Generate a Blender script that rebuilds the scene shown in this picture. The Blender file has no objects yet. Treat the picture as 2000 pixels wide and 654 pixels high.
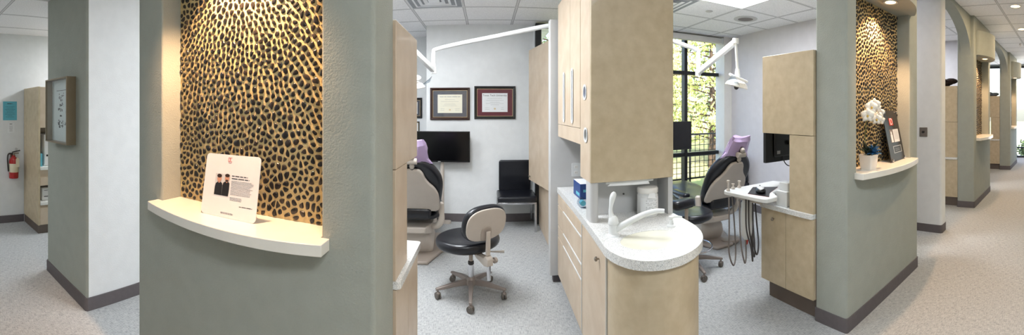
import bpy, bmesh, math, random
from mathutils import Vector, Matrix, Euler

PI = math.pi
sc = bpy.context.scene
COL = sc.collection
V = Vector

# ------------------------------------------------------------------ camera
F, XN, Y0, HC = 720.0, 950.0, 215.0, 1.55          # panorama: pixels per radian, centre column, horizon row, eye height
cd = bpy.data.cameras.new('camera'); cam = bpy.data.objects.new('camera', cd); COL.objects.link(cam)
cd.type = 'PANO'; cd.panorama_type = 'CENTRAL_CYLINDRICAL'
cd.central_cylindrical_range_u_min = -XN / F
cd.central_cylindrical_range_u_max = (2000 - XN) / F
cd.central_cylindrical_range_v_min = -(654 - Y0) / F
cd.central_cylindrical_range_v_max = Y0 / F
cd.central_cylindrical_radius = 1.0
cd.clip_start = 0.02; cd.clip_end = 300
cam.location = (0, 0, HC); cam.rotation_euler = (PI / 2, 0, 0)
sc.camera = cam

# ------------------------------------------------------------------ colour management, world, sun, large lights
sc.view_settings.view_transform = 'Standard'
sc.view_settings.look = 'None'
sc.view_settings.exposure = 0.8
sc.view_settings.gamma = 1.0
sc.view_settings.use_curve_mapping = False

w = bpy.data.worlds.new('sky'); sc.world = w; w.use_nodes = True
nt = w.node_tree; bg = nt.nodes['Background']
sky = nt.nodes.new('ShaderNodeTexSky'); sky.sky_type = 'NISHITA'; sky.sun_disc = False
sky.sun_elevation = math.radians(42); sky.sun_rotation = math.radians(200); sky.air_density = 1.0; sky.dust_density = 2.0
nt.links.new(sky.outputs[0], bg.inputs[0]); bg.inputs[1].default_value = 0.5

def lamp(name, kind, loc, rot, energy, color, **kw):
    d = bpy.data.lights.new(name, kind); d.energy = energy; d.color = color
    for k, v in kw.items(): setattr(d, k, v)
    o = bpy.data.objects.new(name, d); COL.objects.link(o); o.location = loc; o.rotation_euler = rot
    return o
lamp('sun', 'SUN', (0, -5, 20), (math.radians(48), 0, math.radians(-28)), 8, (1.0, 0.93, 0.80), angle=0.01)
COOL = (0.90, 0.95, 1.0); WARM = (1.0, 0.60, 0.33)
# one troffer in view, all later panels added unseen as fill; recessed lights of the corridor (fittings modelled below)
PANELS = [(2.14, 3.0, 2.735, 1.22, 0.61, 34), (-1.5, 3.6, 2.735, 0.61, 1.22, 13), (-0.565, 2.70, 2.735, 0.61, 1.22, 34),
          (-4.0, 3.1, 2.595, 1.2, 0.6, 30), (-4.2, -0.75, 2.595, 0.6, 0.6, 12), (4.2, 3.0, 3.045, 0.3, 0.6, 12), (6.4, 3.2, 3.045, 1.2, 0.6, 30), (0.9, -0.55, 3.045, 1.22, 0.61, 30)]
for (x, y, z, sx, sy, e) in PANELS:
    lamp('troffer_and_fill_light', 'AREA', (x, y, z - 0.03), (0, 0, 0), e, COOL, shape='RECTANGLE', size=sx * .92, size_y=sy * .92)
CANS = [(5.27, 0.72), (6.78, 0.80), (8.6, 0.80), (10.6, 0.80), (3.4, 0.45)]
for (x, y) in CANS:
    lamp('corridor_can_light', 'AREA', (x, y, 3.035), (0, 0, 0), 11, (1.0, 0.74, 0.45), shape='DISK', size=0.14)
NICHE_E = 18.0

# ------------------------------------------------------------------ materials
MATS = {}
def srgb(c):
    f = lambda u: u / 12.92 if u <= 0.04045 else ((u + 0.055) / 1.055) ** 2.4
    return tuple(f(v / 255.0) for v in c) + (1,)
def mat(name, col, rough=0.5, metal=0.0, col2=None, scale=10, stretch=(1, 1, 1), detail=4, bump=0.0, bscale=None, spec=0.5,
        coat=0.0, emit=None, es=0.0, lo=0.35, hi=0.65, alpha=None, trans=0.0, aniso=0):
    m = bpy.data.materials.new(name); m.use_nodes = True; n = m.node_tree.nodes; l = m.node_tree.links
    b = n['Principled BSDF']; c = srgb(col)
    b.inputs['Base Color'].default_value = c; b.inputs['Roughness'].default_value = rough
    b.inputs['Metallic'].default_value = metal; b.inputs['Specular IOR Level'].default_value = spec
    b.inputs['Coat Weight'].default_value = coat; b.inputs['Transmission Weight'].default_value = trans
    if alpha is not None: b.inputs['Alpha'].default_value = alpha
    tc = n.new('ShaderNodeTexCoord'); mp = n.new('ShaderNodeMapping'); mp.inputs['Scale'].default_value = stretch
    l.new(tc.outputs['Object'], mp.inputs['Vector'])
    nz = n.new('ShaderNodeTexNoise'); nz.inputs['Scale'].default_value = scale; nz.inputs['Detail'].default_value = detail
    l.new(mp.outputs[0], nz.inputs['Vector'])
    if col2 is None: col2 = tuple(max(0, v - 4) for v in col)
    rp = n.new('ShaderNodeValToRGB'); rp.color_ramp.elements[0].position = lo; rp.color_ramp.elements[1].position = hi
    rp.color_ramp.elements[0].color = srgb(col2); rp.color_ramp.elements[1].color = c
    l.new(nz.outputs['Fac'], rp.inputs['Fac']); l.new(rp.outputs['Color'], b.inputs['Base Color'])
    if bump:
        nb = n.new('ShaderNodeTexNoise'); nb.inputs['Scale'].default_value = bscale or scale; nb.inputs['Detail'].default_value = 2
        l.new(tc.outputs['Object'], nb.inputs['Vector'])
        bp = n.new('ShaderNodeBump'); bp.inputs['Strength'].default_value = bump; bp.inputs['Distance'].default_value = 0.004
        l.new(nb.outputs['Fac'], bp.inputs['Height']); l.new(bp.outputs['Normal'], b.inputs['Normal'])
    if emit:
        b.inputs['Emission Color'].default_value = srgb(emit); b.inputs['Emission Strength'].default_value = es
    MATS[name] = m
    return m

mat('sage_paint', (163, 167, 159), 0.85, bump=0.55, bscale=130, spec=0.2)
mat('white_paint', (226, 228, 229), 0.85, bump=0.35, bscale=130, spec=0.2)
mat('room_paint', (205, 202, 206), 0.85, bump=0.2, bscale=130, spec=0.2)
mat('maple', (206, 188, 166), 0.42, col2=(196, 176, 152), scale=7, stretch=(1, 1, 1), detail=6, coat=0.1)
mat('maple_mottled', (200, 184, 156), 0.45, col2=(184, 167, 138), scale=13, detail=10, coat=0.1, lo=.3, hi=.7)
mat('laminate_grey', (196, 196, 196), 0.5)
mat('grey_base', (98, 92, 94), 0.6, scale=30)
mat('toe_kick', (104, 92, 84), 0.55)
mat('white_solid', (236, 234, 228), 0.35, coat=0.1)
mat('sink_cream', (228, 226, 210), 0.25, coat=0.3)
mat('white_plastic', (222, 224, 224), 0.3)
mat('cream_plastic', (194, 184, 174), 0.4)
mat('cream_dark', (168, 156, 146), 0.42)
mat('taupe_metal', (138, 127, 121), 0.4, metal=0.3)
mat('black_leather', (20, 22, 30), 0.32, bump=0.12, bscale=220, coat=0.15)
mat('black_plastic', (14, 14, 16), 0.35)
mat('screen_black', (6, 6, 8), 0.18)
mat('rubber_dark', (48, 44, 42), 0.6)
mat('caster_grey', (98, 92, 86), 0.45)
mat('chrome', (205, 205, 208), 0.15, metal=1.0)
mat('brushed_nickel', (150, 142, 132), 0.32, metal=1.0)
mat('hose_grey', (120, 112, 108), 0.5)
mat('hose_dark', (70, 66, 66), 0.5)
mat('lilac_film', (196, 174, 214), 0.3, alpha=0.9)
mat('window_black', (18, 19, 22), 0.45)
mat('shade_white', (216, 214, 210), 0.6)
mat('frame_brown', (52, 26, 18), 0.25, coat=0.5)
mat('frame_black', (20, 18, 18), 0.25, coat=0.5)
mat('gold_fillet', (170, 148, 112), 0.35, metal=0.5)
mat('mat_grey', (78, 80, 90), 0.7)
mat('mat_maroon', (96, 22, 40), 0.7)
mat('paper_cream', (232, 228, 210), 0.8)
mat('paper_white', (232, 234, 236), 0.8)
mat('ink', (60, 60, 66), 0.8)
mat('ink_light', (150, 150, 150), 0.8)
mat('seal_gold', (214, 196, 160), 0.7)
mat('shadowbox_bronze', (132, 120, 100), 0.4, metal=0.35)
mat('shadowbox_mat', (196, 208, 208), 0.7)
mat('pebble', (26, 26, 30), 0.32, col2=(54, 46, 42), scale=14, coat=0.15, lo=.38, hi=.5)
mat('grout', (216, 192, 140), 0.9, col2=(198, 172, 122), scale=40, bump=0.6, bscale=260)
mat('stone_shelf', (234, 230, 222), 0.3, coat=0.2)
mat('acrylic_white', (240, 236, 236), 0.15, coat=0.4)
mat('skin', (206, 150, 124), 0.6)
mat('skin_brown', (150, 96, 70), 0.6)
mat('hair', (48, 30, 24), 0.6)
mat('scrubs_black', (18, 20, 28), 0.7)
mat('photo_backdrop', (206, 204, 204), 0.7)
mat('red_mark', (196, 60, 50), 0.6)
mat('plaque_black', (38, 36, 36), 0.3, coat=0.15)
mat('dark_leaf', (26, 46, 30), 0.4, col2=(16, 32, 22), scale=30)
mat('blue_petal', (44, 108, 156), 0.5, col2=(28, 76, 120), scale=40)
mat('orchid_white', (244, 240, 230), 0.55)
mat('orchid_centre', (226, 190, 90), 0.5)
mat('stem_green', (110, 120, 60), 0.5)
mat('ceramic_white', (232, 230, 226), 0.25, coat=0.4)
mat('extinguisher_red', (168, 22, 24), 0.25, coat=0.5)
mat('label_cream', (216, 206, 180), 0.6)
mat('paper_blue', (100, 178, 196), 0.8)
mat('box_blue', (30, 66, 128), 0.5)
mat('glove_blue', (60, 90, 200), 0.5)
mat('printer_white', (220, 218, 216), 0.4)
mat('bark', (86, 70, 56), 0.9, col2=(60, 48, 40), scale=12, bump=0.5)
mat('leaf_yellow', (214, 214, 140), 0.6, col2=(160, 178, 104), scale=1.2)
mat('leaf_green', (130, 150, 96), 0.6, col2=(84, 108, 74), scale=1.2)
mat('lawn', (146, 158, 96), 0.95, col2=(178, 166, 120), scale=0.6)
mat('dark_fur', (40, 26, 22), 0.95, bump=1.0, bscale=60)
mat('cloth_grey', (92, 100, 112), 0.9)
mat('yellow_tag', (216, 186, 50), 0.5)
mat('duct_dark', (150, 154, 160), 0.8)
mat('vent_metal', (228, 230, 234), 0.4)
mat('ground_glare_white', (225, 222, 214), 0.9)

def emissive(name, col, s):
    m = bpy.data.materials.new(name); m.use_nodes = True; n = m.node_tree.nodes; l = m.node_tree.links
    n.remove(n['Principled BSDF']); e = n.new('ShaderNodeEmission'); e.inputs[0].default_value = srgb(col); e.inputs[1].default_value = s
    l.new(e.outputs[0], n['Material Output'].inputs[0]); MATS[name] = m
emissive('diffuser', (255, 255, 255), 4.0)
emissive('warm_bulb', (255, 214, 150), 7.0)

def glass(name, refl=0.05, tint=(255, 255, 255)):
    m = bpy.data.materials.new(name); m.use_nodes = True; n = m.node_tree.nodes; l = m.node_tree.links
    n.remove(n['Principled BSDF']); t = n.new('ShaderNodeBsdfTransparent'); t.inputs[0].default_value = srgb(tint)
    g = n.new('ShaderNodeBsdfGlossy'); g.inputs['Roughness'].default_value = 0.02
    mx = n.new('ShaderNodeMixShader'); lw = n.new('ShaderNodeLayerWeight'); lw.inputs[0].default_value = 0.5
    pw = n.new('ShaderNodeMath'); pw.operation = 'POWER'; pw.inputs[1].default_value = 4.0; l.new(lw.outputs['Facing'], pw.inputs[0])
    fr = n.new('ShaderNodeMath'); fr.operation = 'MULTIPLY_ADD'; fr.inputs[1].default_value = 0.35; fr.inputs[2].default_value = 0.025; l.new(pw.outputs[0], fr.inputs[0])
    l.new(fr.outputs[0], mx.inputs[0]); l.new(t.outputs[0], mx.inputs[1]); l.new(g.outputs[0], mx.inputs[2])
    l.new(mx.outputs[0], n['Material Output'].inputs[0]); MATS[name] = m
glass('pane_glass'); glass('clear_film', tint=(225, 230, 235))

def mat_terrazzo():
    m = bpy.data.materials.new('terrazzo'); m.use_nodes = True; n = m.node_tree.nodes; l = m.node_tree.links
    b = n['Principled BSDF']; b.inputs['Roughness'].default_value = 0.25
    tc = n.new('ShaderNodeTexCoord'); v = n.new('ShaderNodeTexVoronoi'); v.inputs['Scale'].default_value = 400
    l.new(tc.outputs['Object'], v.inputs['Vector'])
    r = n.new('ShaderNodeValToRGB'); e = r.color_ramp.elements; r.color_ramp.interpolation = 'CONSTANT'
    e[0].position = 0; e[0].color = srgb((160, 162, 166)); e[1].position = 0.05; e[1].color = srgb((186, 188, 188))
    for p, c in ((0.2, (214, 214, 210)), (0.5, (224, 224, 222)), (0.8, (236, 236, 236))):
        q = e.new(p); q.color = srgb(c)
    sp = n.new('ShaderNodeSeparateColor'); l.new(v.outputs['Color'], sp.inputs[0]); l.new(sp.outputs[0], r.inputs['Fac'])
    l.new(r.outputs[0], b.inputs['Base Color']); MATS['terrazzo'] = m
mat_terrazzo()

def mat_carpet():
    m = bpy.data.materials.new('carpet'); m.use_nodes = True; n = m.node_tree.nodes; l = m.node_tree.links
    b = n['Principled BSDF']; b.inputs['Roughness'].default_value = 0.95; b.inputs['Specular IOR Level'].default_value = 0.1
    tc = n.new('ShaderNodeTexCoord'); outs = []
    for st in ((26, 230, 1), (230, 26, 1)):
        mp = n.new('ShaderNodeMapping'); mp.inputs['Scale'].default_value = st
        l.new(tc.outputs['Object'], mp.inputs['Vector'])
        z = n.new('ShaderNodeTexNoise'); z.inputs['Scale'].default_value = 1.0; z.inputs['Detail'].default_value = 3
        l.new(mp.outputs[0], z.inputs['Vector']); outs.append(z)
    ad = n.new('ShaderNodeMath'); ad.operation = 'ADD'
    l.new(outs[0].outputs['Fac'], ad.inputs[0]); l.new(outs[1].outputs['Fac'], ad.inputs[1])
    mr = n.new('ShaderNodeMapRange'); mr.inputs['From Min'].default_value = 0.78; mr.inputs['From Max'].default_value = 1.22
    l.new(ad.outputs[0], mr.inputs['Value'])
    r = n.new('ShaderNodeValToRGB'); e = r.color_ramp.elements
    e[0].color = srgb((142, 144, 144)); e[1].color = srgb((186, 187, 186))
    q = e.new(0.45); q.color = srgb((168, 169, 169))
    l.new(mr.outputs[0], r.inputs['Fac']); l.new(r.outputs[0], b.inputs['Base Color'])
    bp = n.new('ShaderNodeBump'); bp.inputs['Strength'].default_value = 0.4; bp.inputs['Distance'].default_value = 0.004
    l.new(ad.outputs[0], bp.inputs['Height']); l.new(bp.outputs[0], b.inputs['Normal'])
    MATS['carpet'] = m
mat_carpet()

def mat_ceiling(name, ox, oy, tx=0.61, ty=0.61):
    """acoustic tiles in a T-bar grid, lines at ox + k*tx and oy + k*ty"""
    m = bpy.data.materials.new(name); m.use_nodes = True; n = m.node_tree.nodes; l = m.node_tree.links
    b = n['Principled BSDF']; b.inputs['Roughness'].default_value = 0.9
    tc = n.new('ShaderNodeTexCoord'); s = n.new('ShaderNodeSeparateXYZ'); l.new(tc.outputs['Object'], s.inputs[0])
    bars = []; edges = []
    for i, (o, t) in enumerate(((ox, tx), (oy, ty))):
        a = n.new('ShaderNodeMath'); a.operation = 'SUBTRACT'; a.inputs[1].default_value = o - t / 2 - 50 * t
        l.new(s.outputs[i], a.inputs[0])
        md = n.new('ShaderNodeMath'); md.operation = 'MODULO'; md.inputs[1].default_value = t; l.new(a.outputs[0], md.inputs[0])
        sb = n.new('ShaderNodeMath'); sb.operation = 'SUBTRACT'; sb.inputs[1].default_value = t / 2; l.new(md.outputs[0], sb.inputs[0])
        ab = n.new('ShaderNodeMath'); ab.operation = 'ABSOLUTE'; l.new(sb.outputs[0], ab.inputs[0])
        lt = n.new('ShaderNodeMath'); lt.operation = 'LESS_THAN'; lt.inputs[1].default_value = 0.012; l.new(ab.outputs[0], lt.inputs[0]); bars.append(lt)
        l2 = n.new('ShaderNodeMath'); l2.operation = 'LESS_THAN'; l2.inputs[1].default_value = 0.0165; l.new(ab.outputs[0], l2.inputs[0]); edges.append(l2)
    mxs = []
    for pr in (bars, edges):
        q = n.new('ShaderNodeMath'); q.operation = 'MAXIMUM'; l.new(pr[0].outputs[0], q.inputs[0]); l.new(pr[1].outputs[0], q.inputs[1]); mxs.append(q)
    nz = n.new('ShaderNodeTexNoise'); nz.inputs['Scale'].default_value = 90; nz.inputs['Detail'].default_value = 3; l.new(tc.outputs['Object'], nz.inputs['Vector'])
    r = n.new('ShaderNodeValToRGB'); r.color_ramp.elements[0].position = .35; r.color_ramp.elements[1].position = .6
    r.color_ramp.elements[0].color = srgb((232, 232, 234)); r.color_ramp.elements[1].color = srgb((248, 248, 250)); l.new(nz.outputs['Fac'], r.inputs['Fac'])
    m1 = n.new('ShaderNodeMix'); m1.data_type = 'RGBA'; m1.inputs['B'].default_value = srgb((120, 120, 124))
    l.new(mxs[1].outputs[0], m1.inputs['Factor']); l.new(r.outputs[0], m1.inputs['A'])
    m2 = n.new('ShaderNodeMix'); m2.data_type = 'RGBA'; m2.inputs['B'].default_value = srgb((212, 212, 214))
    l.new(mxs[0].outputs[0], m2.inputs['Factor']); l.new(m1.outputs['Result'], m2.inputs['A'])
    l.new(m2.outputs['Result'], b.inputs['Base Color']); MATS[name] = m
mat_ceiling('ceiling_tiles_one', -0.87, 4.25); mat_ceiling('ceiling_tiles_two', 2.75, 3.33)
mat_ceiling('ceiling_tiles_hall', -3.9, 1.0, 0.61, 1.22); mat_ceiling('ceiling_tiles_corridor', 3.3, 0.95, 0.61, 1.22)

# ------------------------------------------------------------------ mesh helpers
def BM(): return bmesh.new()
def box(bm, x0, x1, y0, y1, z0, z1):
    vs = [bm.verts.new((x, y, z)) for z in (z0, z1) for (x, y) in ((x0, y0), (x1, y0), (x1, y1), (x0, y1))]
    for f in ((3, 2, 1, 0), (4, 5, 6, 7), (0, 1, 5, 4), (1, 2, 6, 5), (2, 3, 7, 6), (3, 0, 4, 7)): bm.faces.new([vs[i] for i in f])
    return bm
def extrude(bm, pts, vec):
    vec = V(vec); a = [bm.verts.new(p) for p in pts]; b = [bm.verts.new(V(p) + vec) for p in pts]; n = len(pts)
    bm.faces.new(a[::-1]); bm.faces.new(b)
    for i in range(n): bm.faces.new((a[i], a[(i + 1) % n], b[(i + 1) % n], b[i]))
    return bm
def prism(bm, pts, z0, z1): return extrude(bm, [(x, y, z0) for x, y in pts], (0, 0, z1 - z0))
def loft(bm, rings, cap=True):
    rr = [[bm.verts.new(p) for p in r] for r in rings]; n = len(rr[0])
    for a, b in zip(rr, rr[1:]):
        for i in range(n): bm.faces.new((a[i], a[(i + 1) % n], b[(i + 1) % n], b[i]))
    if cap: bm.faces.new(rr[0][::-1]); bm.faces.new(rr[-1])
    return bm
def frame_at(d):
    d = V(d).normalized(); u = V((0, 0, 1)) if abs(d.z) < 0.9 else V((1, 0, 0))
    a = d.cross(u).normalized(); return a, d.cross(a).normalized()
def tube(bm, pts, r, seg=12, cap=True):
    pts = [V(p) for p in pts]; rs = r if isinstance(r, (list, tuple)) else [r] * len(pts); rings = []; a = None
    for i, p in enumerate(pts):
        d = (pts[min(i + 1, len(pts) - 1)] - pts[max(i - 1, 0)]).normalized()
        if a is None: a, b = frame_at(d)
        else:
            a = (a - d * a.dot(d)).normalized(); b = d.cross(a)
        rings.append([p + (a * math.cos(t) + b * math.sin(t)) * rs[i] for t in [2 * PI * k / seg for k in range(seg)]])
    return loft(bm, rings, cap)
def cyl(bm, p0, p1, r0, r1=None, seg=20): return tube(bm, [p0, p1], [r0, r0 if r1 is None else r1], seg)
def bez(pts, n=8):
    """Catmull-Rom through pts"""
    P = [V(p) for p in pts]; P = [P[0] * 2 - P[1]] + P + [P[-1] * 2 - P[-2]]; out = []
    for i in range(1, len(P) - 2):
        for k in range(n):
            t = k / n; a, b, c, d = P[i - 1:i + 3]
            out.append(0.5 * ((2 * b) + (c - a) * t + (2 * a - 5 * b + 4 * c - d) * t * t + (3 * b - a - 3 * c + d) * t ** 3))
    out.append(P[-2]); return out
def lathe(bm, prof, c=(0, 0, 0), seg=28, cap=True):
    c = V(c); return loft(bm, [[c + V((r * math.cos(2 * PI * k / seg), r * math.sin(2 * PI * k / seg), z)) for k in range(seg)] for r, z in prof], cap)
def ellipsoid(bm, c, r, seg=16, rings=10, M=None):
    c = V(c); R = []
    for i in range(1, rings):
        a = PI * i / rings; ring = []
        for k in range(seg):
            p = V((r[0] * math.sin(a) * math.cos(2 * PI * k / seg), r[1] * math.sin(a) * math.sin(2 * PI * k / seg), -r[2] * math.cos(a)))
            ring.append(c + (M @ p if M else p))
        R.append(ring)
    return loft(bm, R)
def rrect(x0, x1, y0, y1, r, n=5):
    out = []
    for cx, cy, a0 in ((x1 - r, y1 - r, 0), (x0 + r, y1 - r, 90), (x0 + r, y0 + r, 180), (x1 - r, y0 + r, 270)):
        for k in range(n + 1):
            a = math.radians(a0 + 90 * k / n); out.append((cx + r * math.cos(a), cy + r * math.sin(a)))
    return out
def cushion(bm, pts, z0, z1, e=0.02, steps=4, M=None):
    """outline extruded with rounded rims: a padded shape"""
    cx = sum(p[0] for p in pts) / len(pts); cy = sum(p[1] for p in pts) / len(pts); h = (z1 - z0) / 2; e = min(e, h)
    hx = max(abs(p[0] - cx) for p in pts); hy = max(abs(p[1] - cy) for p in pts); rings = []
    def ring(off, z):
        r = [V((cx + (x - cx) * (1 - off / hx), cy + (y - cy) * (1 - off / hy), z)) for x, y in pts]
        return [M @ p for p in r] if M else r
    for k in range(steps + 1):
        a = PI / 2 * k / steps; rings.append(ring(e * (1 - math.sin(a)), z0 + e * (1 - math.cos(a))))
    for k in range(steps + 1):
        a = PI / 2 * k / steps; rings.append(ring(e * (1 - math.cos(a)), z1 - e + e * math.sin(a)))
    return loft(bm, rings)

ORG = {}
def finish(o, label=None, cat=None, group=None, kind=None):
    if label: o['label'] = label
    if cat: o['category'] = cat
    if group: o['group'] = group
    if kind: o['kind'] = kind
    return o
def obj(name, bm, m, parent=None, bevel=0, smooth=True, world=False, ang=35, **tags):
    """link bm as ONE mesh object; world=True: bm is in world coordinates and is moved into its parent's frame"""
    me = bpy.data.meshes.new(name)
    bmesh.ops.recalc_face_normals(bm, faces=bm.faces)
    if world and parent is not None:
        bmesh.ops.translate(bm, vec=-ORG[parent.name], verts=bm.verts)
    bm.to_mesh(me); bm.free(); me.materials.append(MATS[m])
    if smooth:
        me.polygons.foreach_set('use_smooth', [True] * len(me.polygons)); me.set_sharp_from_angle(angle=math.radians(ang))
    o = bpy.data.objects.new(name, me); COL.objects.link(o); o.parent = parent
    ORG[o.name] = ORG[parent.name].copy() if parent is not None else V((0, 0, 0))
    if bevel:
        b = o.modifiers.new('bevel', 'BEVEL'); b.width = bevel; b.segments = 2; b.limit_method = 'ANGLE'; b.angle_limit = math.radians(40)
    finish(o, **tags); return o
def thing(name, label, cat, loc=(0, 0, 0), rz=0, group=None):
    o = bpy.data.objects.new(name, None); COL.objects.link(o); o.empty_display_size = 0.05
    o.location = loc; o.rotation_euler = (0, 0, rz); ORG[o.name] = V(loc)
    return finish(o, label=label, cat=cat, group=group)
def dup(root, loc, rz, label, group=None):
    def cp(o, par):
        c = o.copy(); COL.objects.link(c); c.parent = par; ORG[c.name] = V(loc)
        for ch in [q for q in list(bpy.data.objects) if q.parent == o and q is not c]: cp(ch, c)
        return c
    r = cp(root, None); r.location = loc; r.rotation_euler = (0, 0, rz); r['label'] = label
    if group: r['group'] = group
    return r
def S(name, bm, m, bevel=0, smooth=True, **k): return obj(name, bm, m, None, bevel, smooth, kind='structure', **k)
def B(*a): return box(BM(), *a)
def text(name, body, size, parent, M, m='ink', align='CENTER'):
    c = bpy.data.curves.new(name, 'FONT'); c.body = body; c.size = size; c.align_x = align; c.align_y = 'CENTER'; c.extrude = 0.0004
    c.materials.append(MATS[m]); o = bpy.data.objects.new(name, c); COL.objects.link(o); o.parent = parent; o.matrix_local = M
    me = bpy.data.meshes.new_from_object(o); bpy.data.objects.remove(o)
    o = bpy.data.objects.new(name, me); COL.objects.link(o); o.parent = parent; o.matrix_local = M
    ORG[o.name] = V((0, 0, 0)); return o
def card_frame(c, right, up):
    """matrix whose local x, y lie in a card through c"""
    r = V(right).normalized(); u = V(up).normalized(); n = r.cross(u)
    return Matrix(((r.x, u.x, n.x, c[0]), (r.y, u.y, n.y, c[1]), (r.z, u.z, n.z, c[2]), (0, 0, 0, 1)))
def flat(bm, M, x0, x1, y0, y1, z0, z1):
    n0 = len(bm.verts); box(bm, x0, x1, y0, y1, z0, z1); bm.verts.ensure_lookup_table()
    bmesh.ops.transform(bm, matrix=M, verts=bm.verts[n0:]); return bm
def lines(bm, M, x0, x1, ys, h, z, rnd, words=True, centre=False):
    """rows of illegible small print as word-length dashes"""
    for y in ys:
        w = (x1 - x0) * (rnd.uniform(.45, 1) if centre else rnd.uniform(.85, 1)); s = (x0 + x1) / 2 - w / 2 if centre else x0; e = s + w; x = s
        while x < e:
            d = rnd.uniform(3, 9) * h; flat(bm, M, x, min(e, x + d), y - h / 2, y + h / 2, z, z + 0.0003); x += d + h * 0.9
    return bm

# ================================================================== THE SETTING
YL, YR = 1.28, 1.43            # corridor faces of the left and right piers
YW = 4.90                      # window wall
ZC, ZL, ZR = 2.74, 2.60, 3.05
S('floor', B(-5.1, 12.3, -1.3, 6.2, -0.05, 0), 'carpet', smooth=False)
S('ceiling', B(-3.45, 0.95, 1.55, 6.2, ZC, ZC + .03), 'ceiling_tiles_one', smooth=False)
S('ceiling', B(0.95, 3.76, 1.70, 5.1, ZC, ZC + .03), 'ceiling_tiles_two', smooth=False)
S('ceiling', B(3.87, 7.7, 1.66, 5.1, ZR, ZR + .03), 'ceiling_tiles_two', smooth=False)
S('wall_bulkhead', B(-3.3, 3.76, 1.655, 1.70, ZC, 3.08), 'white_paint')
S('ceiling', B(-5.1, -3.18, -1.3, 6.2, ZL, ZL + .03), 'ceiling_tiles_hall', smooth=False)
S('ceiling', B(-3.20, 12.3, -1.3, 1.66, ZR, ZR + .03), 'ceiling_tiles_corridor', smooth=False)
S('ceiling', B(7.7, 12.3, 1.66, 5.1, ZR, ZR + .03), 'ceiling_tiles_corridor', smooth=False)
S('wall_back', B(-5.1, 12.3, -1.4, -1.3, 0, 3.1), 'sage_paint')
S('wall_left', B(-5.0, -4.9, -1.4, 6.2, 0, 3.1), 'white_paint')
S('wall_hall_end', B(-5.0, -3.35, 6.1, 6.2, 0, 2.8), 'white_paint')
S('wall_drop', B(-3.20, -3.18, -1.3, 1.35, ZL + .03, ZR), 'white_paint')
# pier beside the hall: sage corridor end on a white partition
def rounded_end(x0, x1, y0, y1, r): return rrect(x0, x1, y0, y1, r)
bm = BM(); prism(bm, [(-3.33, 4.9), (-3.33, 1.345), (-3.315, 1.33), (-2.53, 1.33), (-2.515, 1.345), (-2.515, 1.349), (-3.32, 1.349), (-3.32, 4.9)], 0, ZR)
S('wall_pier_hall', bm, 'sage_paint')
S('wall_partition_hall', B(-3.32, -2.515, 1.349, 6.2, 0, ZR), 'white_paint')
S('wall_back_one', B(-0.84, 0.69, 5.12, 5.24, 0, ZC), 'white_paint')
S('wall_recess', B(-2.5, -0.8, 5.9, 6.0, 0, ZC), 'white_paint')
S('wall_recess_side', B(-0.84, -0.80, 5.24, 5.9, 0, ZC), 'white_paint')
S('wall_jog', B(0.66, 0.69, YW + .1, 5.12, 0, ZC), 'white_paint')
S('wall_right_two', B(3.75, 3.87, 1.72, 5.1, 0, ZR), 'room_paint')
S('wall_column', B(3.60, 3.75, 4.78, 5.02, 0, ZC), 'shade_white')
S('wall_far_room', B(7.6, 7.7, 1.72, 5.1, 0, ZR), 'room_paint')
S('wall_far_back', B(3.87, 12.0, 5.0, 5.1, 0, ZR), 'room_paint')
S('wall_thin_pier', prism(BM(), rrect(4.38, 4.55, 1.53, 4.98, .03), 0, ZR), 'white_paint')
S('trim_thin_pier', prism(BM(), rrect(4.373, 4.557, 1.523, 4.98, .03), 0, .10), 'grey_base')

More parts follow.
